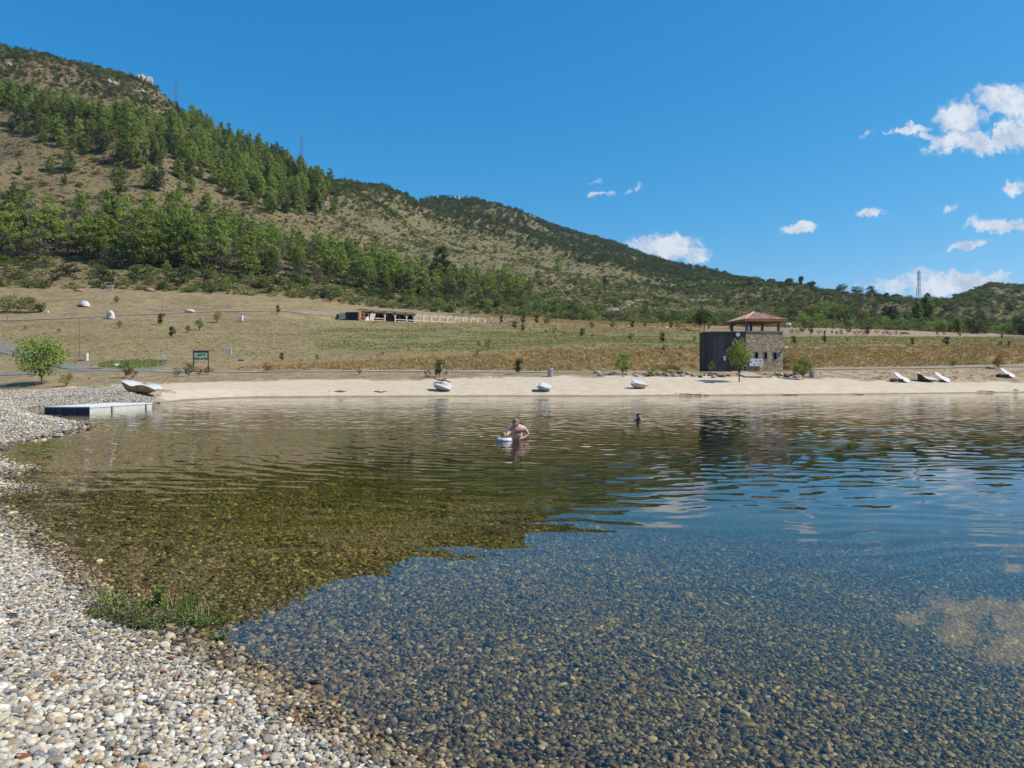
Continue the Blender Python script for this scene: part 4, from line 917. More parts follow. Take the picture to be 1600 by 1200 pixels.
for i, (a, b) in enumerate(wins):
    wn = MB().box((a, .30, zb), (b, .34, zt)).build('window', glass_dark, tw)
    MB().box((a-.10, -.035, zt), (b+.10, .30, zt+.17)).box((a-.07, -.03, zb-.08), (b+.07, .29, zb)).box((a-.06, -.025, zb), (a, .28, zt)).box((b, -.025, zb), (b+.06, .28, zt)).build('frame', slate, wn)
pz0, pz1 = Hh+.10, Hh+1.42
for (px_, py_) in ((x0+.22, .22), (x1-.5, .22), (x1-.5, Dp-.25), (x0+.22, Dp-.25), (x0+2.9, Dp-.25)):
    MB().box((px_-.16, py_-.12, pz0), (px_-.04, py_+.12, pz1)).box((px_+.04, py_-.10, pz0), (px_+.16, py_+.10, pz1)).box((px_-.04, py_-.05, pz0), (px_+.04, py_+.05, pz1-.2)).build('post', steel, tw)
rx0, rx1, ry0, ry1 = x0-.22, x1+.30, -.25, Dp+.35; rz0 = pz1; ap = ((rx0+rx1)/2-.3, (ry0+ry1)/2, rz0+1.28)
cs = [(rx0, ry0), (rx1, ry0), (rx1, ry1), (rx0, ry1)]
rf = MB()
for k in range(4):                                    # each slope carries its rows of barrel tiles as real ridges
    a = Vector((*cs[k], rz0+.16)); b = Vector((*cs[(k+1) % 4], rz0+.16)); t = Vector(ap)
    n_ = 17; nrm_ = (b-a).cross(t-a).normalized()
    for i in range(n_):
        f0, f1, fm = i/n_, (i+1)/n_, (i+.5)/n_; p0, p1 = a.lerp(b, f0), a.lerp(b, f1)
        s_ = 1-abs(2*fm-1); up_ = (t-(a+b)/2)
        q0, q1 = p0+up_*s_*(1 if s_ < 1 else 1), p1+up_*s_
        pm_ = (p0+p1)/2+nrm_*.11; qm = (q0+q1)/2+nrm_*.11
        if fm < .5: q0 = p0+up_*(1-abs(2*f0-1)); q1 = p1+up_*(1-abs(2*f1-1))
        else: q0 = p0+up_*(1-abs(2*f0-1)); q1 = p1+up_*(1-abs(2*f1-1))
        qm = (q0+q1)/2+nrm_*.11
        rf.add([p0, pm_, p1, q0, qm, q1], [(0, 1, 4, 3), (1, 2, 5, 4)])
    rf.tube(a+Vector((0, 0, .05)), t+Vector((0, 0, .06)), .10, .10, 6)
rfo = rf.build('roof', clay, tw)
MB().add([(rx0, ry0, rz0+.14), (rx1, ry0, rz0+.14), (rx1, ry1, rz0+.14), (rx0, ry1, rz0+.14), (ap[0], ap[1], ap[2]-.05)], [(3, 2, 1, 0), (0, 1, 4), (1, 2, 4), (2, 3, 4), (3, 0, 4)]).build('roof_boarding', eave, rfo)
fas = MB(); th = .05
fas.box((rx0, ry0-th, rz0-.06), (rx1, ry0, rz0+.13)).box((rx0, ry1, rz0-.06), (rx1, ry1+th, rz0+.13)).box((rx0-th, ry0-th, rz0-.06), (rx0, ry1+th, rz0+.13)).box((rx1, ry0-th, rz0-.06), (rx1+th, ry1+th, rz0+.13))
fas.build('fascia', eave, tw)
sg = MB().box((-.1+.55-.4, -.16, -.02+.72), (1.88-.0, -.10, 1.66)); sgo = sg.build('notice_board', white, tw, label='large white notice board with small figures and a yellow panel')
MB().box((1.30, -.168, .86), (1.80, -.161, 1.12)).build('yellow_panel', simple('yellow_print', (.55, .52, .08), .6, .1), sgo)
for (a, b, c_, d_) in ((.85, 1.32, 1.02, 1.50), (.16, 1.12, .34, 1.28), (.66, .80, .80, .96)): MB().box((a, -.168, b), (c_, -.161, d_)).build('printed_figure', simple('dark_print', (.06, .10, .16), .6, .1), sgo)
for i in range(4): MB().box((1.28+.0, -.167, 1.50-.07*i), (1.74, -.161, 1.475-.07*i)).build('text_line', simple('text_grey', (.25, .28, .33), .6, .1), sgo)
cm = MB().box((x1+.45, .0, rz0-.35), (x1+.9, .12, rz0-.22)).build('camera_arm', white, tw); MB().ico((x1+.88, .06, rz0-.45), .22, 2, sq=(1, 1, .8)).build('camera_dome', white, cm, True)
MB().box((x1, -.12, 3.0), (x1+.28, .06, 3.12)).tube((x1+.10, -.2, 3.22), (x1+.36, -.34, 2.98), .10, .16, 8).build('floodlight', white, tw)
lk = MB().box((x1+.52, .02, rz0-1.5), (x1+.62, .10, rz0-.35)).build('camera_pole', white, tw)

wd = empty('changing_cabin', (24.35, 91.9, 2.44), R(-2), label='black timber clad cabin wall left of the stone tower', cat='cabin')
MB().box((.95, 0, -.6), (5.3-.25, 3.4, 5.0)).box((.02, .55, -.6), (.95, 3.4, 4.99)).add([(.02, .55, -.6), (.95, 0, -.6), (.95, 0, 5.0), (.02, .55, 4.99), (.95, .55, -.6), (.95, .55, 5.0)], [(0, 1, 2, 3), (3, 2, 5), (1, 0, 4)]).build('cladding_wall', cladding, wd)
MB().box((-.03, .5, 5.0), (.9, 3.45, 5.06)).box((.9, -.05, 5.0), (5.1, 3.45, 5.06)).build('coping', slate, wd)
nn = MB().box((2.25, -.05, 1.40), (2.55, -.012, 1.92)).build('notice', white, wd)
MB().box((2.36, -.058, 1.50), (2.44, -.051, 1.80)).build('symbol', slate, nn)
MB().tube((4.05, -.14, 4.64), (4.05, -.04, 4.64), .26, .26, 16).build('round_lamp', white, wd)
MB().tube((4.28, -.09, -.3), (4.28, -.09, 3.4), .045, n=8).build('downpipe', stone_pale, wd)
# boardwalk
rp = empty('boardwalk_ramp', (0, 0, 0), label='pale plank ramp leading from the tower down to the sand', cat='ramp')
A_ = [at(1143, 580.2, 91.8), at(1169, 580.2, 91.8), at(1192, 591.5, 84.5), at(1164, 591.5, 84.5)]
zt_ = [2.50, 2.50, 1.86, 1.86]; zg = [Hs(p.x, p.y) for p in A_]
Vt = [Vector((p.x, p.y, max(z_, g_+.06))) for p, z_, g_ in zip(A_, zt_, zg)]; nb = 22; m_ = MB()
for i in range(nb):
    a0_, a1__ = Vt[0].lerp(Vt[3], i/nb), Vt[0].lerp(Vt[3], (i+.93)/nb); b0_, b1_ = Vt[1].lerp(Vt[2], i/nb), Vt[1].lerp(Vt[2], (i+.93)/nb); dz = Vector((0, 0, -.06))
    m_.add([a0_, b0_, b1_, a1__, a0_+dz, b0_+dz, b1_+dz, a1__+dz], [(0, 1, 2, 3)[::-1], (4, 5, 6, 7), (0, 1, 5, 4), (3, 2, 6, 7), (0, 3, 7, 4), (1, 2, 6, 5)])
m_.build('planks', deck, rp)
m_ = MB(); [m_.tube(a-Vector((0, 0, .09)), b-Vector((0, 0, .09)), .05) for a, b in ((Vt[0], Vt[3]), (Vt[1], Vt[2]))]; m_.build('bearer', dark_side, rp)

# rocks along the foot of the bank
rock_m = simple('rock', (.36, .31, .25), .9, .45, 2.5, bump=.8); rock_d = simple('dark_rock', (.085, .082, .08), .9, .4, 2.5, bump=.8)
rk = random.Random(3); ROCK = [MB().ico((0, 0, 0), 1, 2, .16, 0, s, (1, .8, .62)).mesh('rock', rock_m) for s in range(4)]+[MB().ico((0, 0, 0), 1, 2, .16, 0, s+9, (1, .8, .62)).mesh('dark_rock', rock_d) for s in range(3)]
spots = []
for k in range(78):
    px = rk.uniform(928, 1145) if k < 58 else rk.uniform(1196, 1252)
    py = 583.5+rk.uniform(0, 5.5)+(1.5 if px > 1090 else 0); darkr = (1108 < px < 1146 and rk.random() < .75) or (1222 < px < 1240 and rk.random() < .7) or rk.random() < .06
    spots.append((px, py, darkr, rk.uniform(.16, .42)))
spots.sort()
nl = [sum(1 for s in spots if s[2] == d and (s[0] < 1150) == w_) for d in (0, 1) for w_ in (0, 1)]
for k, (px, py, dk, s_) in enumerate(spots):
    p = hit(px, py, 74); me = ROCK[4+k % 3] if dk else ROCK[k % 4]
    lab = f"{'dark' if dk else 'pale'} rock of the row between sand and bank, {'left' if px < 1000 else 'middle' if px < 1080 else 'before the dark cabin' if px < 1150 else 'before the stone tower'}, {'smaller' if s_ < .29 else 'larger'} ones"
    place('rock', me, (p.x, p.y, p.z+s_*.25), rk.uniform(0, 6), s_, label=lab, cat='rock', group=('dark' if dk else 'pale')+' rocks at the foot of the bank')
# stones on the meadow
for (px, py, s_, lab) in ((296, 488, 1.0, 'flat pale slab lying beside the upper track'), (183, 573, .55, 'pale boulder beside the road bend'), (377, 564, .35, 'small dark stone in the dry meadow'), (234, 455, 1.1, 'reddish boulder at the hill foot right of the notice board'), (124, 455, .9, 'reddish boulder at the hill foot left of the notice board'), (1416, 522, .9, 'white boulder at the end of the row of red bushes'), (1021, 512, .5, 'small white stone at the hill foot'), (1040, 513, .6, 'low pale stone beside the small white one')):
    p = hit(px, py, 70); place('boulder', MB().ico((0, 0, 0), 1, 2, .14, 0, int(px), (1.25, .8, .5)).mesh('boulder', rock_d if 'dark' in lab else stone_pale if 'red' not in lab else simple('reddish_rock', (.32, .2, .15), .9, .3, 2, bump=.6), True), (p.x, p.y, p.z+.2*s_), rk.uniform(-.4, .4), s_, label=lab, cat='stone')
# rock outcrops on the hill
out_m = simple('limestone', (.36, .33, .285), .9, .35, .35, bump=.9)
for i, (px, py, w_, h_, lab) in enumerate([(222,126,20,14,'large pale cliff on the skyline of the left summit'),(233,131,10,11,'right shoulder of the pale skyline cliff'),(170,131,17,7,'grey cliff patch below the summit'),(216,144,18,6,'sloping pale rock band under the skyline cliff'),(269,165,10,8,'small pale crag by the first hill pylon'),(8,102,14,7,'pale rock at the left edge of the summit'),
   (531,271,8,5,'small pale crag behind the pine stand'),(713,315,20,10,'jagged pale crags on the far ridge'),(733,318,10,6,'small crag right of the jagged crags'),(651,320,16,5,'low rock band on the middle ridge'),(742,349,9,4,'small pale rock on the green slope'),(826,336,14,6,'grey crag on the far ridge'),(772,322,12,5,'brown crag on the far ridge shoulder'),(988,411,10,3,'pale rock near the low skyline')]):
    p = hit(px, py, 200); k = p.y/F; r = random.Random(i); b = MB(); W2, H2 = w_*k*.6, h_*k*1.9
    for q in range(max(4, int(w_/1.6))):
        cx = r.uniform(-1, 1)*W2; hh_ = H2*r.uniform(.35, 1)*(1-.5*abs(cx/W2)); ww = W2*r.uniform(.12, .28)
        b.ico((cx, r.uniform(0, W2*.5), hh_*.28), 1, 2, .22, 0, q+i*40, (ww*1.4, ww*1.5, hh_*.45))
    b.build('rock_outcrop', out_m, None, False, p+Vector((0, 0, -.1*H2)), 0, label=lab, cat='crag')

# white pergola and bar on its terrace
wood_w = simple('bleached_timber', (.60, .54, .45), .75, .12, 2); thatch = simple('brown_thatch', (.26, .19, .12), .95, .3, 2.5, bump=.6); wood_o = simple('orange_timber', (.50, .26, .13), .75, .2, 2)
Bz = 14.9; PA = at(600, 504.6, 180); PB = at(757, 511.6, 200); dirv = Vector((PB.x-PA.x, PB.y-PA.y, 0)); Lg = dirv.length; rzp = math.atan2(dirv.y, dirv.x)
def pt(px):                                        # distance along the pergola front seen at a pixel column
    s = (px-800)/F; return (s*PA.y-PA.x)/(dirv.x/Lg-s*dirv.y/Lg)
pg = empty('pergola', (PA.x, PA.y, Bz), rzp, label='long white timber pergola with braced posts on the upper meadow', cat='pergola')
posts = [pt(500+X/5.333) for X in (435, 540, 625, 720, 785, 860, 925, 995, 1060, 1125, 1190, 1255, 1310, 1370)]
Hp = 2.42
for i, s in enumerate(posts):
    po = MB().box((s-.13, -.13, -.5), (s+.13, .13, Hp)).build('post', wood_w, pg)
    if i: MB().tube((s-.08, 0, Hp-.85), (s-.72, 0, Hp-.06), .10, n=4).tube((s+.08, 0, Hp-.85), (s+.72, 0, Hp-.06), .10, n=4).build('brace', wood_w, po)
    MB().box((s-.09, 3.4, -.5), (s+.09, 3.58, Hp)).build('rear_post', wood_w, pg)
    MB().box((s-.07, -.3, Hp+.17), (s+.07, 3.9, Hp+.33)).build('rafter', wood_w, pg)
MB().box((posts[0]-.3, -.09, Hp), (posts[-1]+.2, .09, Hp+.17)).build('front_beam', wood_w, pg); MB().box((posts[0]-.3, 3.4, Hp), (posts[-1]+.2, 3.56, Hp+.17)).build('rear_beam', wood_w, pg)
for a, b in zip(posts[:-1], posts[1:]):
    if abs(a-posts[1]) < .01: continue
    MB().box((a+.14, -.06, .92), (b-.14, .06, 1.10)).box((a+.14, -.05, .40), (b-.14, .05, .56)).build('railing', wood_w, pg)
MB().box((posts[0]-2, -.6, -.7), (posts[-1]+.6, 4.4, -.02)).build('deck', simple('deck_boards', (.30, .25, .20), .9, .2, 2), pg)
m_ = MB(); s0_, s1_, s2_ = posts[0]-1.6, posts[4]+.7, posts[4]+6.0
m_.add([(s0_, -.7, Hp+.36), (s1_, -.7, Hp+.36), (s1_, 4.3, Hp+.75), (s0_, 4.3, Hp+.75), (s0_, -.7, Hp+.52), (s1_, -.7, Hp+.52), (s1_, 4.3, Hp+.98), (s0_, 4.3, Hp+.98)], [(3, 2, 1, 0), (4, 5, 6, 7), (0, 1, 5, 4), (1, 2, 6, 5), (2, 3, 7, 6), (3, 0, 4, 7)])
m_.build('roof', thatch, pg)
m_ = MB().box((s0_+.8, 3.9, -.1), (s1_, 4.0, Hp+.5)).box((posts[2]-1.5, 1.2, -.1), (posts[2]-.25, 3.9, Hp)).box((s1_-.2, 1.5, -.1), (s1_, 3.9, Hp+.3))
m_.build('dark_back_wall', simple('brown_screen', (.075, .045, .03), .9, .3, 2), pg)
MB().add([(posts[0]-.9, -.2, 0), (posts[0]+.05, -.2, 0), (posts[0]+.95, -.2, Hp-.2), (posts[0]-.55, -.2, Hp-.15), (posts[0]-.9, -.16, 0), (posts[0]+.05, -.16, 0), (posts[0]+.95, -.16, Hp-.2), (posts[0]-.55, -.16, Hp-.15)], [(0, 1, 2, 3), (7, 6, 5, 4), (0, 4, 5, 1), (1, 5, 6, 2), (2, 6, 7, 3), (3, 7, 4, 0)]).build('canvas_panel', simple('cream_canvas', (.62, .52, .42), .8, .1), pg)
m_ = MB(); a_, b_ = pt(607), pt(623)
for i in range(7): m_.box((posts[1]+.25+i*.22, -1.0-i*.9, -.22-i*.28), (posts[2]-.2+i*.28, -.62-i*.9+.5, -.12-i*.28))
m_.build('steps', deck, None, False, (PA.x, PA.y, Bz), rzp, label='pale plank steps descending from the pergola entrance', cat='steps')
o = MB().add([(posts[0]-2.3, -.3, 0), (posts[0]-1.0, -.3, 0), (posts[0]-1.15, -.3, 1.35), (posts[0]-1.75, -.3, 1.0), (posts[0]-2.3, .5, 0), (posts[0]-1.0, .5, 0), (posts[0]-1.15, .5, 1.35)], [(0, 1, 2, 3), (0, 4, 5, 1), (1, 5, 6, 2), (4, 0, 3, 6), (3, 2, 6)]).build('folded_parasol_cover', white, None, False, (PA.x, PA.y, Bz), rzp, label='white folded cover leaning at the left end of the pergola', cat='cover')
sh = empty('serving_counter', (PA.x, PA.y, Bz), rzp, label='orange timber counter with shelves beside the dark container', cat='counter')
a_, b_ = pt(561), pt(576)
for z_ in (.35, 1.05, 1.95): MB().box((a_+.13, -.1, z_), (b_-.13, .6, z_+.12)).build('shelf', wood_o, sh)
for s in (a_, (a_+b_)/2, b_): MB().box((s-.06, -.15, -.3), (s+.06, .65, 2.3)).build('upright', wood_o, sh)
# seats and tables under the pergola
for i, X in enumerate((1160, 1195, 1225, 1100)):
    s = pt(500+X/5.333); t = empty('picnic_table', (PA.x+dirv.x/Lg*s-dirv.y/Lg*1.6, PA.y+dirv.y/Lg*s+dirv.x/Lg*1.6, Bz), rzp, label=f"white table under the open pergola, {ordn([1,2,3,0][i])} from the left", cat='table', group='tables under the pergola')
    MB().box((-.7, -.4, .7), (.7, .4, .76)).build('table_top', white, t)
    for q in (-.5, .5): MB().box((q-.05, -.3, 0), (q+.05, .3, .7)).build('leg', white, t)
# container
ct = empty('shipping_container', (0, 0, 0), label='dark blue corrugated container with a white sign, left of the pergola', cat='container')
c0 = at(541, 501.8, 178.5); c1 = at(560, 501.6, 178.2); c2 = at(527, 501.2, 184); base = 501.7
def cc(p): return Vector((p.x, p.y, Bz-.1))
c0, c1, c2 = cc(c0), cc(c1), cc(c2); c3 = c1+(c2-c0); Hc = 2.6; m_ = MB(); navy = simple('navy_steel', (.020, .032, .055), .5, .15, 2, metal=.2)
def corr(a, b, n):
    d = (b-a); nr = Vector((d.y, -d.x, 0)).normalized(); P_ = []
    for i in range(n+1): P_.append(a+d*i/n+nr*(.0 if i % 4 < 2 else -.09))
    k0 = len(m_.v); m_.add([p for q in P_ for p in (q, q+Vector((0, 0, Hc)))], [(2*i, 2*i+2, 2*i+3, 2*i+1) for i in range(n)])
corr(c2, c0, 44); corr(c0, c1, 24); corr(c1, c3, 44); corr(c3, c2, 24); m_.build('corrugated_wall', navy, ct)
t_ = Vector((0, 0, Hc)); MB().add([c0+t_, c1+t_, c3+t_, c2+t_], [(0, 1, 2, 3)]).build('roof', navy, ct)
m_ = MB(); [m_.tube(p-Vector((0, 0, .1)), p+Vector((0, 0, Hc+.05)), .10, n=4) for p in (c0, c1, c2, c3)]; m_.build('corner_post', navy, ct)
d_ = (c0-c2); nr = Vector((d_.y, -d_.x, 0)).normalized()*.14; q0 = c2+d_*.22+nr; q1 = c2+d_*.93+nr; z1, z2 = Vector((0, 0, 1.05)), Vector((0, 0, 2.62)); th_ = nr*.5
so = MB().add([q0+z1, q1+z1, q1+z2, q0+z2, q0+z1-th_, q1+z1-th_, q1+z2-th_, q0+z2-th_], [(0, 1, 2, 3), (4, 7, 6, 5), (0, 3, 7, 4), (1, 5, 6, 2), (3, 2, 6, 7), (0, 4, 5, 1)]).build('sign', white, ct)
m_ = MB(); rr_ = random.Random(5)
for i in range(9):
    f = .14+i*.08; a = q0.lerp(q1, f)+nr*.1; m_.tube(a+Vector((0, 0, 1.65+rr_.random()*.1)), a+(q1-q0)*.05+Vector((0, 0, 2.0+rr_.random()*.15)), .035, n=4)
m_.build('lettering', simple('sign_ink', (.10, .13, .2), .6, .1), so)

# stone loungers
shell = simple('pale_shell', (.52, .515, .50), .6, .06, 1.2); rusty = None
def rust_mat():
    m, nt = material('rusty_brown_side'); tc = nt.new('ShaderNodeTexCoord').outputs['Object']
    c = nt.ramp(nt.noise(tc, 1.6, 4, .6, .6), [(.40, (.33, .24, .14)), (.55, (.38, .27, .16)), (.66, (.27, .10, .045))]); out(nt, pbsdf(nt, c, .8)); return m
rusty = rust_mat(); greyside = simple('grey_side', (.46, .43, .39), .85, .2, 1.5, bump=.3); darkside = simple('dark_brown_side', (.075, .055, .042), .85, .3, 1.5)
def lounger(name, L, W, prof, side, loc, rz, label, bottom=.42, tilt=0, group='stone loungers along the beach', parent=None, roll=R(17)):
    """a smooth shell: prof gives the height of the top along its length, the sides curve in below"""
    n, K = 30, 11; V = []; xs_ = []
    e = empty(name, loc, rz, label=label, cat='lounger', group=group) if parent is None else parent
    def top(f): return float(np.interp(f, [p[0] for p in prof], [p[1] for p in prof]))
    def sm_(f): return sum(top(min(1, max(0, f+d))) for d in (-.06, -.03, 0, .03, .06))/5
    tv = []; bv = []
    for i in range(n+1):
        f = i/n; hw = W/2*(max(0, 1-abs(2*f-1)**3.2))**.5+.02; z = sm_(f)
        low = bottom*(abs(2*f-1)**2.6)*.55
        for k in range(K):
            g = k/(K-1)*2-1; tv.append(((f-.5)*L, g*hw, z-.05*(1-g*g)))
        for k in range(7):
            a = k/6*math.pi; bv.append(((f-.5)*L*(1-.10*math.sin(a)), -math.cos(a)*hw*1.0, max(low, 0)+(z-.03-low)*(1-math.sin(a))**1.0 if k not in (0, 6) else z-.01))
    tf = [(i*K+k, (i+1)*K+k, (i+1)*K+k+1, i*K+k+1) for i in range(n) for k in range(K-1)]; bf = [(i*7+k, i*7+k+1, (i+1)*7+k+1, (i+1)*7+k) for i in range(n) for k in range(6)]
    MB().add(tv, tf).build('shell_top', shell, e, True); MB().add(bv, bf).build('curved_base', side, e, True)
    e.rotation_euler = (roll, tilt, rz); return e
p = hit(222, 616.5, 55); s_ = p.y/F
lounger('wave_lounger', 62*s_*1.06, 1.5, [(0, 1.02), (.1, 1.0), (.22, .88), (.42, .60), (.55, .72), (.72, .74), (.88, .55), (1, .25)], rusty, p, R(-12), 'large wave shaped double lounger with rusty brown side on the pebbles', .8, roll=R(3))
for (px, py, wpx, rz, lab, pr_f, nm) in ((693, 610, 32, -18, 'pale shell lounger on the sand with a sunbather on it', [(0, .82), (.3, .86), (.55, .70), (.8, .45), (1, .2)], 0),
    (851, 610.5, 26, -8, 'empty pale shell lounger in the middle of the sand beach', [(0, .62), (.3, .78), (.55, .60), (.8, .48), (1, .3)], 0),
    (998, 606.5, 29, 6, 'empty pale shell lounger on the sand left of the tower', [(0, .62), (.25, .86), (.5, .70), (.75, .66), (1, .34)], 0)):
    p = hit(px, py, 60); lounger('shell_lounger', wpx*p.y/F*.98, 1.25, [(a, b*.88) for a, b in pr_f], greyside, p, R(rz), lab, .6)
def cross_lounger(px, py, lab, slab=True, sc_=1.0, rz=0, grp='folding stone loungers right of the tower'):
    p = hit(px, py, 70); e = empty('petal_lounger', p, R(rz), sc_, label=lab, cat='lounger', group=grp)
    def petal(nm, c, L, W, ang, yaw, th=.14, mat=shell):
        Mx = Matrix.Translation(c) @ Matrix.Rotation(yaw, 4, 'Z') @ Matrix.Rotation(ang, 4, 'Y') @ Matrix.Rotation(R(42), 4, 'X'); n = 20; v = []
        for z in (-th/2, th/2):
            for i in range(n):
                t = 2*math.pi*i/n; q = abs(math.cos(t))**.8*math.copysign(1, math.cos(t)); v.append(Mx @ Vector((q*L/2, math.sin(t)*W/2*(.85+.15*math.cos(t)), z)))
        MB().add(v, [tuple(range(n-1, -1, -1)), tuple(range(n, 2*n))]+[(i, (i+1) % n, n+(i+1) % n, n+i) for i in range(n)]).build(nm, [mat], e)
    petal('back_petal', Vector((-.35, .0, 1.0)), 1.7, 1.0, R(38), R(-14)); petal('seat_petal', Vector((.55, -.1, .45)), 1.5, 1.1, R(28), R(-14))
    MB().box((-.25, -.30, -.1), (.55, .30, .32)).build('foot', darkside, e, bevel=.05)
    if slab: MB().box((-1.5, -.55, .16), (.05, .5, .50)).build('slab_side', darkside, e, bevel=.04); MB().box((-1.52, -.57, .50), (.05, .52, .58)).build('slab_top', shell, e)
    return e
cross_lounger(1408, 597.5, 'white petal lounger with low slab, leftmost of the right hand group', True, .78)
cross_lounger(1471, 597, 'white petal lounger standing right beside the long wave lounger', False, .78)
cross_lounger(1573, 590, 'white petal lounger with low slab at the far right of the beach', True, .78)
p = hit(1448, 596.5, 70); s_ = p.y/F
lounger('wave_lounger', 30*s_, 1.1, [(0, 1.15), (.12, 1.1), (.35, .62), (.6, .42), (.85, .36), (1, .36)], darkside, p, R(-10), 'long white wave lounger with dark side, beside a petal lounger', .5)
for (px, py, hp, wp2, lab) in ((132, 479, 9, 17, 'white half dome shell on the left meadow'), (173, 498, 13, 13, 'rounded white pod with open dark front beside the upper track')):
    p = hit(px, py, 120); k = p.y/F; e = empty('white_dome', p, label=lab, cat='dome'); b = MB()
    n = 16; v = []; f = []
    for j in range(7):
        ph = j/6*math.pi/2; 
        for i in range(n): t = 2*math.pi*i/n; v.append((math.cos(t)*math.cos(ph)*wp2/2*k, math.sin(t)*math.cos(ph)*wp2/2*k*.8, math.sin(ph)*hp*k))
    for j in range(6):
        for i in range(n): f.append((j*n+i, j*n+(i+1) % n, (j+1)*n+(i+1) % n, (j+1)*n+i))
    MB().add(v, f).build('shell', shell, e, True)
    if 'pod' in lab: MB().add([(-.35*wp2*k, -.42*wp2*k, .35*hp*k), (.30*wp2*k, -.42*wp2*k, .35*hp*k), (.26*wp2*k, -.36*wp2*k, .68*hp*k), (-.28*wp2*k, -.36*wp2*k, .68*hp*k)], [(0, 1, 2, 3)]).build('opening', slate, e)
    else: MB().box((-.45*wp2*k, -.44*wp2*k, -.1), (.1*wp2*k, -.36*wp2*k, .25*hp*k)).build('base', dark_side, e)

# dock
dk = empty('swimming_platform', (-25.25, 39.4, 0), R(-6), label='low white concrete platform standing in the water at the left shore', cat='platform')
MB().box((0, 0, -.6), (2.62, 5.6, .235)).build('platform_body', stone_pale, dk); MB().box((-.03, -.03, .235), (2.65, 5.63, .30)).build('top_slab', simple('pale_top', (.66, .65, .62), .8, .06, 1), dk)
MB().box((.02, -.012, -.5), (2.60, -.002, .228)).build('dark_front_face', simple('dark_front', (.045, .055, .075), .7, .2, 2), dk)  # thin sheet giving the front face a darker tone than the body
for y_ in (1.75, 4.9): MB().box((2.655, y_, -.5), (2.70, y_+.10, .27)).build('joint_post', slate, dk)
for x_ in (.9, 1.75): MB().box((x_, -.022, -.4), (x_+.02, -.014, .22)).build('joint_line', slate, dk)
# signs
bd = hit(314, 581, 80); k = bd.y/F; e = empty('information_board', bd, R(2), label='framed green map board on two timber posts', cat='sign')
Wb = 23*k; zt_, zm = 33*k, 19*k
for s in (-Wb/2, Wb/2): MB().box((s-.06, -.06, -.3), (s+.06, .06, zt_+.1)).build('post', simple('post_brown', (.16, .10, .06), .8, .2, 3), e)
pn = MB().box((-Wb/2+.07, -.05, zm), (Wb/2-.07, .05, zt_)).build('panel', simple('panel_dark', (.02, .035, .06), .5, .1), e)
mp_ = MB().box((-Wb/2+.12, -.066, zm+.10), (Wb/2-.12, -.055, zt_-.26)).build('map', simple('map_green', (.42, .68, .42), .6, .15, 1.5), pn)
MB().add([(-.55, -.073, zm+.55), (-.1, -.073, zm+.38), (.1, -.073, zm+.52), (.62, -.073, zm+.45), (.55, -.073, zm+.66), (.05, -.073, zm+.72), (-.3, -.073, zm+.66)], [(0, 1, 2, 3, 4, 5, 6)]).build('lake_shape', simple('map_teal', (.06, .22, .22), .6, .1), mp_)
MB().box((-.75, -.074, zm+.14), (-.2, -.067, zm+.22)).box((.1, -.074, zm+.14), (.7, -.067, zm+.22)).build('caption', simple('cap', (.03, .08, .2), .6, .1), mp_)
def panel(name, px, py, w_, h_, lab, mat=white, leg=0, cat='sign', ymin=80, th=.12):
    p = hit(px, py, ymin); k = p.y/F; e = empty(name, p, label=lab, cat=cat)
    MB().box((-w_*k/2, -th/2, leg*k), (w_*k/2, th/2, (leg+h_)*k)).build('panel', mat, e, bevel=.015)
    if leg: 
        for s in (-.3, .3): MB().box((s*w_*k-.05, -.04, -.2), (s*w_*k+.05, .04, leg*k)).build('leg', grey, e)
    else: MB().box((-w_*k*.42, -th*.7, -.2), (w_*k*.42, th*.7, .0)).build('foot', grey, e)
    return e
panel('panel_sign', 357, 555.5, 9, 11, 'plain pale square panel right of the green map board', simple('pale_panel', (.55, .53, .48), .7, .1))
e = panel('utility_box', 134, 564, 6, 12, 'small cream utility box beside the road', simple('cream_box', (.62, .56, .42), .6, .08), 0, 'box', 80, .5)
e = panel('rack', 376, 503, 7, 8, 'small white slatted cabinet at the top of the meadow', white, 1.5, 'cabinet', 100, .6)
k_ = hit(376, 503, 100).y/F; MB().box((-2.2*k_, -.32, 2.5*k_), (-1.6*k_, -.302, 8*k_)).box((1.2*k_, -.32, 2.5*k_), (1.8*k_, -.302, 8*k_)).build('dark_slat', slate, e)
e = panel('hill_notice_board', 172, 456, 9, 5.5, 'white notice board with little roof at the edge of the thicket', white, 3, 'sign', 120, .1)
k_ = hit(172, 456, 120).y/F; MB().box((-5.8*k_, -.25, 8.7*k_), (5.8*k_, .25, 9.5*k_)).build('roof', white, e); MB().box((-3*k_, -.06, 5.4*k_), (3*k_, -.052, 6.6*k_)).build('text_line', grey, e)
panel('marker', 74, 489, 3, 3, 'tiny white marker stone right of the broom bushes', white, 0, 'marker', 100, .3)
p = hit(255, 579, 80); k = p.y/F; e = empty('sign_post', p, label='white sign on a single grey pole left of the map board', cat='sign')
MB().tube((0, 0, -.3), (0, 0, 27*k), .05, n=8).build('pole', grey, e)
MB().box((-3.4*k, -.10, 17.5*k), (3.8*k, -.055, 21.5*k)).build('lower_plate', white, e); MB().add([(-3*k, -.10, 21.8*k), (3*k, -.10, 21.8*k), (0, -.10, 26*k), (-3*k, -.05, 21.8*k), (3*k, -.05, 21.8*k), (0, -.05, 26*k)], [(0, 1, 2), (5, 4, 3), (0, 3, 4, 1), (1, 4, 5, 2), (2, 5, 3, 0)]).build('triangle_plate', white, e)
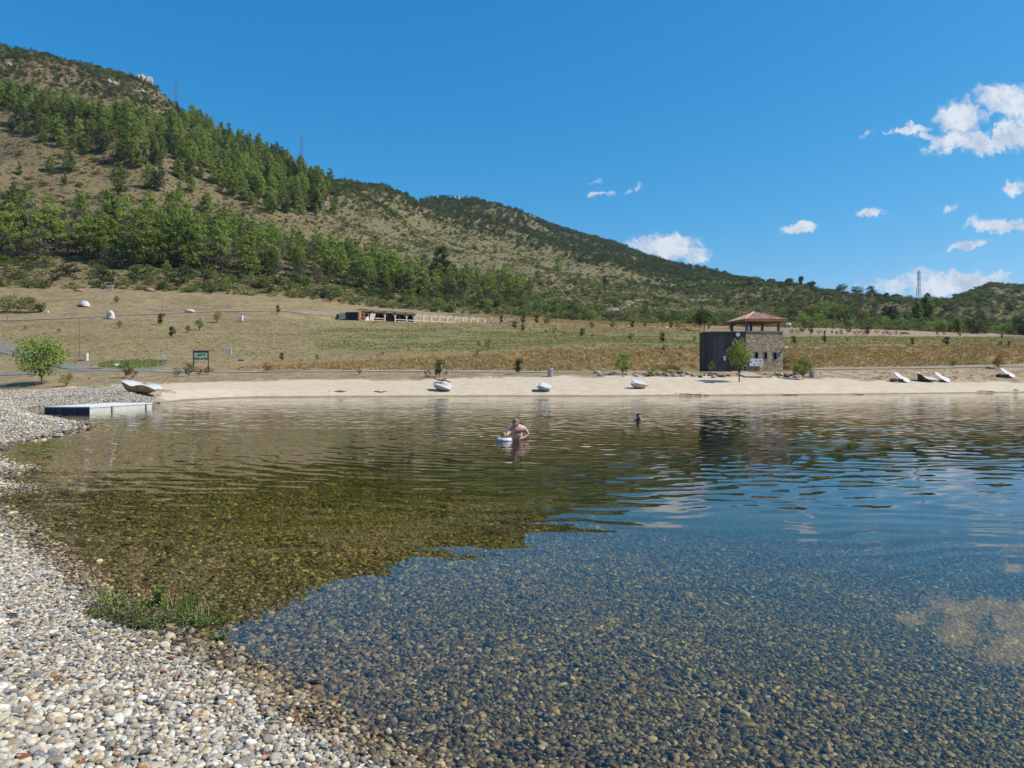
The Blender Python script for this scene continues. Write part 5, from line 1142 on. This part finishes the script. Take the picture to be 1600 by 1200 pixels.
for (px, py, hp, lab) in ((253, 503, 42, 'tall bare sapling with thin trunk beside the upper track'), (124, 557, 58, 'tall thin bare pole like sapling beside the cream box'), (12, 502, 14, 'thin bare stake at the far left of the upper track'), (1531, 541, 13, 'thin stake on the right meadow'), (1266, 532, 12, 'thin stake behind the tower')):
    p = hit(px, py, 80); k = p.y/F; e = empty('bare_sapling', p, label=lab, cat='sapling'); MB().tube((0, 0, -.2), (.03, 0, hp*k), .035, .015, 6).build('trunk', M['bark'], e)
    b = MB(); r = random.Random(int(px))
    for i in range(8): z_ = hp*k*r.uniform(.45, .95); a = r.random()*6.28; b.tube((.02, 0, z_), (math.cos(a)*.28, math.sin(a)*.28, z_+.35), .012, .005, 4)
    b.build('twigs', M['bark'], e)
for (px, py, hp, lab) in ((860, 589, 13, 'grey litter bin with flat lid at the top of the sand'), (1269, 590, 11, 'grey litter bin right of the tower')):
    p = hit(px, py, 70); k = p.y/F; h_ = hp*k; e = empty('litter_bin', p, R(10), label=lab, cat='bin')
    MB().tube((0, 0, 0), (0, 0, h_*.78), .30, .33, 14).build('body', grey, e); MB().tube((0, 0, h_*.94), (0, 0, h_), .38, .34, 14).build('lid', grey, e)
    for s in (-.28, .28): MB().box((s-.03, -.05, -.1), (s+.03, .05, h_*.94)).build('side_post', slate, e)
# driftwood lines
for i, (px, py, w_, lab) in enumerate(((1082, 617, 42, 'thin line of dark driftwood at the waterline before the cabin'), (1236, 619, 22, 'dark driftwood bits at the waterline before the tower'), (1344, 621.5, 11, 'two small dark clumps of debris at the waterline'), (1541, 612, 30, 'dark dead branch on the right sand'), (1586, 610, 6, 'small dark debris at the right of the sand'), (592, 613, 20, 'small dark debris line on the left sand'), (1108, 598.5, 16, 'dark crack of debris on the sand before the cabin'), (530, 612, 24, 'thin twig line on the left sand'))):
    b = MB(); r = random.Random(i+50); p = hit(px, py, 55); k = p.y/F
    for q in range(int(5+w_*.5)):
        cx = p.x+r.gauss(0, .24)*w_*k; cy = p.y+r.gauss(0, .12); cz = Hs(cx, cy)+.03; a = r.gauss(0, .35); L = r.uniform(.08, .30)
        b.tube((cx-p.x-math.cos(a)*L, cy-p.y-math.sin(a)*L, max(cz, .01)-p.z), (cx-p.x+math.cos(a)*L, cy-p.y+math.sin(a)*L, max(cz, .01)-p.z+r.uniform(0, .05)), .022, .012, 5)
    b.build('driftwood', simple('wet_wood', (.06, .042, .03), .8, .3, 4), None, False, p, 0, label=lab, cat='driftwood')

# lattice pylons and their lines
def pylon(px, ptop, Y, pbase, wb, wt, label, arms):
    x = (px-800)/F*Y; zt_ = EYE+(HZ-ptop)/F*Y; zb_ = min(Hs(x, Y), EYE+(HZ-pbase)/F*Y); h = zt_-zb_
    e = empty('power_pylon', (x, Y, zb_), R(8), label=label, cat='pylon'); m_ = MB(); t_ = .0010*Y/6 if px > 1000 else .0007*Y/6
    def hw(f): return wb/2+(wt/2-wb/2)*min(1, f/.62)
    cs = [(-1, -1), (1, -1), (1, 1), (-1, 1)]; N_ = 14
    for c in cs:
        m_.tube((c[0]*hw(0), c[1]*hw(0), -1), (c[0]*hw(.62), c[1]*hw(.62), h*.62), t_*1.25, n=4); m_.tube((c[0]*hw(.62), c[1]*hw(.62), h*.62), (c[0]*wt*.4, c[1]*wt*.4, h*.97), t_*1.2, n=4)
    m_.build('leg', grey_p, e); m_ = MB()
    for i in range(N_):
        f0, f1 = i/N_*.97, (i+1)/N_*.97
        for q in range(4):
            a, b = cs[q], cs[(q+1) % 4]
            m_.tube((a[0]*hw(f0), a[1]*hw(f0), h*f0), (b[0]*hw(f1), b[1]*hw(f1), h*f1), t_*.6, n=3); m_.tube((b[0]*hw(f0), b[1]*hw(f0), h*f0), (a[0]*hw(f1), a[1]*hw(f1), h*f1), t_*.6, n=3)
    m_.build('lattice', grey_p, e)
    for f, L in arms:
        MB().tube((-L, 0, h*f), (L, 0, h*f), t_*.9, n=4).tube((-L, 0, h*f), (0, 0, h*f+1.2), t_*.6, n=3).tube((L, 0, h*f), (0, 0, h*f+1.2), t_*.6, n=3).build('cross_arm', grey_p, e)
    MB().tube((0, 0, h*.95), (0, 0, h), t_, t_*.5, 4).build('tip', grey_p, e)
    return Vector((x, Y, zb_)), h
grey_p = simple('pylon_steel', (.15, .16, .185), .6, .15, 1)
b1, h1 = pylon(1435.5, 421, 560, 474, 4.6, 1.7, 'tall lattice power pylon on the low saddle at the right', [(.66, 1.6), (.78, 1.6), (.90, 1.6)])
b2, h2 = pylon(471, 209, 640, 240, 3.2, 1.6, 'small lattice pylon on the skyline behind the pine stand', [(.6, 2.2), (.75, 2.2), (.9, 2.2)])
b3, h3 = pylon(274.5, 127, 640, 158, 3.2, 1.8, 'small lattice pylon on the skyline near the summit', [(.6, 2.2), (.75, 2.2), (.9, 2.2)])
for i, f in enumerate((.78, .90, .99)):
    A1 = b1+Vector((0, 0, h1*f)); A2 = b2+Vector((0, 0, h2*f)); m_ = MB(); n = 40; prev = A1
    for k in range(1, n+1):
        t = k/n; q = A1.lerp(A2, t); q.z -= 4*18*t*(1-t); m_.tube(prev, q, .022, n=3, cap=False); prev = q
    m_.build('power_line', simple('cable', (.25, .28, .32), .5, .05), label=f"faint power cable strung from the right pylon, {['lowest','middle','topmost'][i]} of three", cat='cable', group='power cables')
# ------------------------------------------------------------------ people
def skin_mat(name, c, rough=.55): 
    m, nt = material(name); tc = nt.new('ShaderNodeTexCoord').outputs['Object']
    col = nt.ramp(nt.noise(tc, 7, 3), [(.3, tuple(k*.88 for k in c)), (.7, tuple(min(1, k*1.08) for k in c))]); b = pbsdf(nt, col, rough)
    b.inputs['Subsurface Weight'].default_value = .08; b.inputs['Subsurface Radius'].default_value = (.02, .01, .005); out(nt, b); return m
fair = skin_mat('fair_skin', (.62, .36, .28)); tanned = skin_mat('tanned_skin', (.42, .23, .15))
def body(name, J, E, mat, root, parent, hands=()):
    """one skin-grown surface; J: joint -> (x,y,z,radius); E: bones; hands: (wrist, direction, palm normal, curl, scale)"""
    V = []; Rr = []; idx = {}; Ed = []
    def v(p, r): V.append(tuple(p)); Rr.append(r); return len(V)-1
    for k, (x, y, z, r) in J.items(): idx[k] = v((x, y, z), r)
    for a, b in E: Ed.append((idx[a], idx[b]))
    for (wj, d, nrm_, curl, s) in hands:
        d = Vector(d).normalized(); nrm_ = Vector(nrm_); nrm_ = (nrm_-d*nrm_.dot(d)).normalized(); side = d.cross(nrm_); w_ = Vector(J[wj][:3])
        palm = v(w_+d*.05*s, .026*s); Ed.append((idx[wj], palm)); pal2 = v(w_+d*.085*s, .024*s); Ed.append((palm, pal2))
        for q, (off, L) in enumerate(((-.030, .066), (-.010, .076), (.010, .072), (.030, .058))):
            b0 = v(w_+d*.095*s+side*off*s, .0095*s); Ed.append((pal2, b0)); b1_ = v(Vector(V[b0])+(d*math.cos(curl*.5)+nrm_*math.sin(curl*.5))*L*.5*s, .0088*s); b2_ = v(Vector(V[b1_])+(d*math.cos(curl*1.3)+nrm_*math.sin(curl*1.3))*L*.5*s, .0078*s); Ed += [(b0, b1_), (b1_, b2_)]
        t0 = v(w_+d*.045*s-side*.034*s, .012*s); t1 = v(w_+d*.075*s-side*.058*s+nrm_*.012*s, .010*s); t2 = v(w_+d*.105*s-side*.064*s+nrm_*.026*s, .009*s); Ed += [(palm, t0), (t0, t1), (t1, t2)]
    me = bpy.data.meshes.new(name); me.from_pydata(V, Ed, []); me.materials.append(mat)
    o = place(name, me, parent=parent); md = o.modifiers.new('skin', 'SKIN'); md.use_smooth_shade = True
    for i, sv in enumerate(me.skin_vertices[0].data): sv.radius = (Rr[i], Rr[i]); sv.use_root = (i == idx[root])
    o.modifiers.new('subdivision', 'SUBSURF').levels = 2; o.modifiers['subdivision'].render_levels = 2; return o
def hair_cap(parent, c, r, fwd, mat, k=1.0):
    """hair shell over the back and top of a head"""
    fwd = Vector(fwd).normalized(); bm = bmesh.new(); bmesh.ops.create_icosphere(bm, subdivisions=3, radius=1.0); rr_ = random.Random(2); vs = []; keep = []
    up = Vector((0, 0, 1))
    for v in bm.verts:
        d = v.co.normalized(); s = r*(1.10+rr_.uniform(-.03, .05)); vs.append(Vector(c)+Vector((d.x*s, d.y*s*1.05, d.z*s*1.12)))
    fs = [tuple(v.index for v in f.verts) for f in bm.faces if not (f.calc_center_median().dot(fwd) > .18*k and f.calc_center_median().z < .52) and f.calc_center_median().z > -.55]
    bm.free(); MB().add(vs, fs).build('hair', mat, parent, True)
blond = simple('blond_hair', (.36, .22, .10), .7, .3, 30); darkh = simple('dark_hair', (.03, .02, .014), .7, .3, 30); navy_s = simple('dark_swimwear', (.015, .018, .03), .6, .2, 8)
def face(parent, c, r, fwd):
    fwd = Vector(fwd).normalized(); sd = Vector((-fwd.y, fwd.x, 0)).normalized(); up = Vector((0, 0, 1)); c = Vector(c); m_ = MB()
    for s in (-1, 1): m_.ico(c+fwd*r*.90+sd*s*r*.36+up*r*.08, r*.12, 1)
    m_.build('eyes', simple('eye_dark', (.03, .02, .02), .3, .1), parent); MB().ico(c+fwd*r*.93-up*r*.50, r*.18, 1, sq=(1.2, 1.2, .35)).build('mouth', simple('lips', (.38, .14, .12), .6, .1), parent)
# man wading, bent over a child in a swim ring
root = empty('person', (0.07, 22.6, 0), label='man with short fair hair wading bare chested, bent towards a small child', cat='man')
J = {'pelvis': (.12, .12, -.16, .170), 'waist': (.125, .05, .02, .178), 'belly': (.12, .0, .13, .185), 'chest': (.10, -.04, .28, .190), 'upper': (.10, -.08, .375, .135), 'neck': (.08, -.13, .45, .062), 'chin': (.055, -.19, .475, .068), 'head': (.05, -.19, .535, .098), 'crown': (.055, -.175, .60, .075), 'nose': (.035, -.29, .505, .016),
     'shR': (.30, -.06, .355, .078), 'elR': (.44, -.02, .17, .055), 'foR': (.34, -.08, .10, .040), 'wrR': (.26, -.14, .055, .030), 'shL': (-.10, -.14, .325, .078), 'elL': (-.20, -.30, .20, .046), 'wrL': (-.275, -.40, .14, .030),
     'hipR': (.22, .12, -.22, .10), 'knR': (.25, .06, -.62, .065), 'anR': (.26, .14, -1.02, .042), 'toR': (.27, 0, -1.06, .035), 'hipL': (.02, .12, -.22, .10), 'knL': (-.02, .0, -.62, .065), 'anL': (-.03, .1, -1.02, .042), 'toL': (-.05, -.05, -1.06, .035),
     'earR': (.145, -.17, .53, .018), 'earL': (-.045, -.20, .53, .018)}
E = [('pelvis','waist'),('waist','belly'),('belly','chest'),('chest','upper'),('upper','neck'),('neck','chin'),('chin','head'),('head','crown'),('chin','nose'),('upper','shR'),('shR','elR'),('elR','foR'),('foR','wrR'),('upper','shL'),('shL','elL'),('elL','wrL'),('pelvis','hipR'),('hipR','knR'),('knR','anR'),('anR','toR'),('pelvis','hipL'),('hipL','knL'),('knL','anL'),('anL','toL'),('head','earR'),('head','earL')]
body('body', J, E, fair, 'pelvis', root, [('wrR', (-.8, -.3, -.2), (0, -.5, -.8), 1.0, 1.0), ('wrL', (-.6, -.6, -.35), (-.3, .3, -.9), 1.1, 1.0)])
hair_cap(root, (.05, -.185, .545), .098, (-.25, -.9, -.2), blond); face(root, (.05, -.19, .52), .098, (-.25, -.9, -.3))
m_ = MB(); n = 14; v = []
for z_, rx, ry, cx, cy in ((-.06, .20, .19, .125, .06), (-.20, .215, .18, .12, .11), (-.34, .215, .17, .12, .10)):
    for i in range(n): t = 2*math.pi*i/n; v.append((cx+math.cos(t)*rx, cy+math.sin(t)*ry, z_))
m_.add(v, [(j*n+i, j*n+(i+1) % n, (j+1)*n+(i+1) % n, (j+1)*n+i) for j in range(2) for i in range(n)]).build('swim_shorts', navy_s, root, True)
# child in ring
ch = empty('person', (-.24, 22.2, 0), label='small child sitting in a pale swim ring in front of the man', cat='child')
J = {'pelvis': (0, 0, -.16, .075), 'belly': (0, 0, -.06, .080), 'chest': (0, 0, .035, .078), 'neck': (0, -.005, .085, .034), 'chin': (0, -.01, .115, .050), 'head': (0, -.01, .165, .075), 'crown': (0, 0, .205, .060), 'nose': (-.01, -.085, .15, .010),
     'shR': (.07, 0, .06, .030), 'elR': (.13, -.06, .08, .024), 'wrR': (.13, -.10, .13, .018), 'shL': (-.07, 0, .06, .030), 'elL': (-.14, -.05, .09, .024), 'wrL': (-.20, -.06, .13, .018),
     'knR': (.06, -.14, -.24, .04), 'anR': (.07, -.16, -.38, .026), 'knL': (-.06, -.14, -.24, .04), 'anL': (-.07, -.16, -.38, .026), 'hipR': (.05, -.02, -.2, .05), 'hipL': (-.05, -.02, -.2, .05)}
E = [('pelvis','belly'),('belly','chest'),('chest','neck'),('neck','chin'),('chin','head'),('head','crown'),('chin','nose'),('chest','shR'),('shR','elR'),('elR','wrR'),('chest','shL'),('shL','elL'),('elL','wrL'),('pelvis','hipR'),('hipR','knR'),('knR','anR'),('pelvis','hipL'),('hipL','knL'),('knL','anL')]
body('body', J, E, fair, 'pelvis', ch, [('wrR', (.1, -.4, .8), (0, -1, 0), .8, .55), ('wrL', (-.7, 0, .6), (0, -1, 0), .8, .55)])
hair_cap(ch, (0, -.005, .17), .076, (0, -1, -.1), blond); face(ch, (0, -.01, .155), .075, (0, -1, 0))
def torus(R_, r_, n=36, k=12, sq=1.0):
    v = [((R_+r_*math.cos(b))*math.cos(a), (R_+r_*math.cos(b))*math.sin(a), r_*math.sin(b)*sq) for a in [2*math.pi*i/n for i in range(n)] for b in [2*math.pi*j/k for j in range(k)]]
    return v, [(i*k+j, ((i+1) % n)*k+j, ((i+1) % n)*k+(j+1) % k, i*k+(j+1) % k) for i in range(n) for j in range(k)]
def ring_mat():
    m, nt = material('swim_ring_print'); tc = nt.new('ShaderNodeTexCoord').outputs['Object']; s = nt.new('ShaderNodeSeparateXYZ', {0: tc})
    a = nt.math('ARCTAN2', s.outputs[1], s.outputs[0]); f = nt.math('FRACT', nt.math('MULTIPLY', a, 8/6.283))
    c = nt.ramp(f, [(0, (.75, .74, .78)), (.45, (.25, .42, .75)), (.62, (.78, .62, .70)), (.8, (.75, .74, .78))], 'CONSTANT'); out(nt, pbsdf(nt, c, .25)); return m
MB().add(*torus(.185, .062)).build('swim_ring', ring_mat(), None, True, (-.24, 22.2, .03), label='inflated blue and white swim ring round the child', cat='swim ring')
# swimmer
sw = empty('person', (5.66, 32.6, 0), label='dark haired swimmer up to the shoulders far out in the lake', cat='swimmer')
J = {'pelvis': (.15, .25, -.62, .13), 'belly': (.08, .15, -.42, .12), 'chest': (.02, .05, -.15, .14), 'upper': (0, .0, -.01, .11), 'neck': (0, -.02, .06, .056), 'chin': (.01, -.06, .105, .062), 'head': (.0, -.04, .175, .096), 'crown': (0, -.03, .235, .076), 'nose': (.03, -.15, .145, .015),
     'shR': (.17, -.02, -.02, .06), 'elR': (.36, -.14, -.02, .04), 'wrR': (.50, -.26, -.02, .028), 'shL': (-.17, -.02, -.03, .06), 'elL': (-.34, -.12, -.10, .04), 'wrL': (-.46, -.28, -.08, .028), 'knR': (.3, .5, -.8, .06), 'anR': (.35, .85, -.7, .04), 'knL': (.05, .55, -.85, .06), 'anL': (.0, .9, -.75, .04)}
E = [('pelvis','belly'),('belly','chest'),('chest','upper'),('upper','neck'),('neck','chin'),('chin','head'),('head','crown'),('chin','nose'),('upper','shR'),('shR','elR'),('elR','wrR'),('upper','shL'),('shL','elL'),('elL','wrL'),('pelvis','knR'),('knR','anR'),('pelvis','knL'),('knL','anL')]
body('body', J, E, fair, 'pelvis', sw, [('wrR', (.6, -.5, -.1), (0, 0, -1), .3, 1.0), ('wrL', (-.5, -.6, -.1), (0, 0, -1), .3, 1.0)])
hair_cap(sw, (0, -.035, .18), .10, (.4, -.9, -.1), darkh); face(sw, (0, -.04, .16), .096, (.3, -.9, 0))
v = []; n = 14
for z_, rx, ry in ((.045, .125, .10), (-.04, .20, .14), (-.2, .17, .16)):
    for i in range(n): t = 2*math.pi*i/n; v.append((math.cos(t)*rx+.01, math.sin(t)*ry+(.0 if z_ > -.1 else .05), z_))
MB().add(v, [(j*n+i, j*n+(i+1) % n, (j+1)*n+(i+1) % n, (j+1)*n+i) for j in range(2) for i in range(n)]).build('dark_top', navy_s, sw, True)
# sunbather on the shell lounger
p = hit(693, 610, 60); sb = empty('person', p+Vector((-.1, 0, .86)), R(-18), label='sunbather lying with bent knees on the pale shell lounger', cat='person')
J = {'pelvis': (-.05, 0, .06, .12), 'belly': (-.22, 0, .09, .10), 'chest': (-.42, 0, .13, .12), 'upper': (-.55, 0, .16, .10), 'neck': (-.64, 0, .20, .055), 'chin': (-.70, 0, .23, .06), 'head': (-.78, 0, .27, .095), 'crown': (-.84, 0, .30, .075), 'nose': (-.74, 0, .37, .015),
     'shR': (-.53, -.17, .17, .055), 'elR': (-.35, -.30, .10, .042), 'wrR': (-.12, -.26, .10, .028), 'shL': (-.53, .17, .17, .055), 'elL': (-.68, .30, .30, .042), 'wrL': (-.76, .16, .40, .028),
     'hipR': (.02, -.10, .06, .095), 'knR': (.36, -.12, .30, .065), 'anR': (.62, -.12, -.10, .042), 'toR': (.76, -.12, -.10, .032), 'hipL': (.02, .10, .06, .095), 'knL': (.45, .12, .04, .065), 'anL': (.80, .12, -.12, .042), 'toL': (.88, .12, -.02, .032)}
E = [('pelvis','belly'),('belly','chest'),('chest','upper'),('upper','neck'),('neck','chin'),('chin','head'),('head','crown'),('chin','nose'),('upper','shR'),('shR','elR'),('elR','wrR'),('upper','shL'),('shL','elL'),('elL','wrL'),('pelvis','hipR'),('hipR','knR'),('knR','anR'),('anR','toR'),('pelvis','hipL'),('hipL','knL'),('knL','anL'),('anL','toL')]
body('body', J, E, tanned, 'pelvis', sb, [('wrR', (.9, .2, -.1), (0, 0, -1), .3, 1.0), ('wrL', (-.3, -.6, .0), (0, 0, -1), .6, 1.0)])
hair_cap(sb, (-.79, 0, .275), .096, (.3, 0, .9), darkh)
v = []
for x_, ry, rz_ in ((-.12, .135, .115), (.0, .16, .12), (.10, .175, .115)):
    for i in range(n): t = 2*math.pi*i/n; v.append((x_, math.cos(t)*ry, .07+math.sin(t)*rz_))
MB().add(v, [(j*n+i, j*n+(i+1) % n, (j+1)*n+(i+1) % n, (j+1)*n+i) for j in range(2) for i in range(n)]).build('swim_shorts', navy_s, sb, True)

# ------------------------------------------------------------------ thin summer haze
m, nt = material('haze_air'); pv = nt.new('ShaderNodeVolumePrincipled', {'Color': (.74, .86, 1.0, 1), 'Density': .00006, 'Anisotropy': .3}); o = nt.new('ShaderNodeOutputMaterial'); nt.l.new(pv.outputs[0], o.inputs['Volume'])
MB().box((-1500, -300, -9), (1700, 7600, 420)).build('haze', m, kind='stuff', label='thin blue summer haze over the lake and hills')
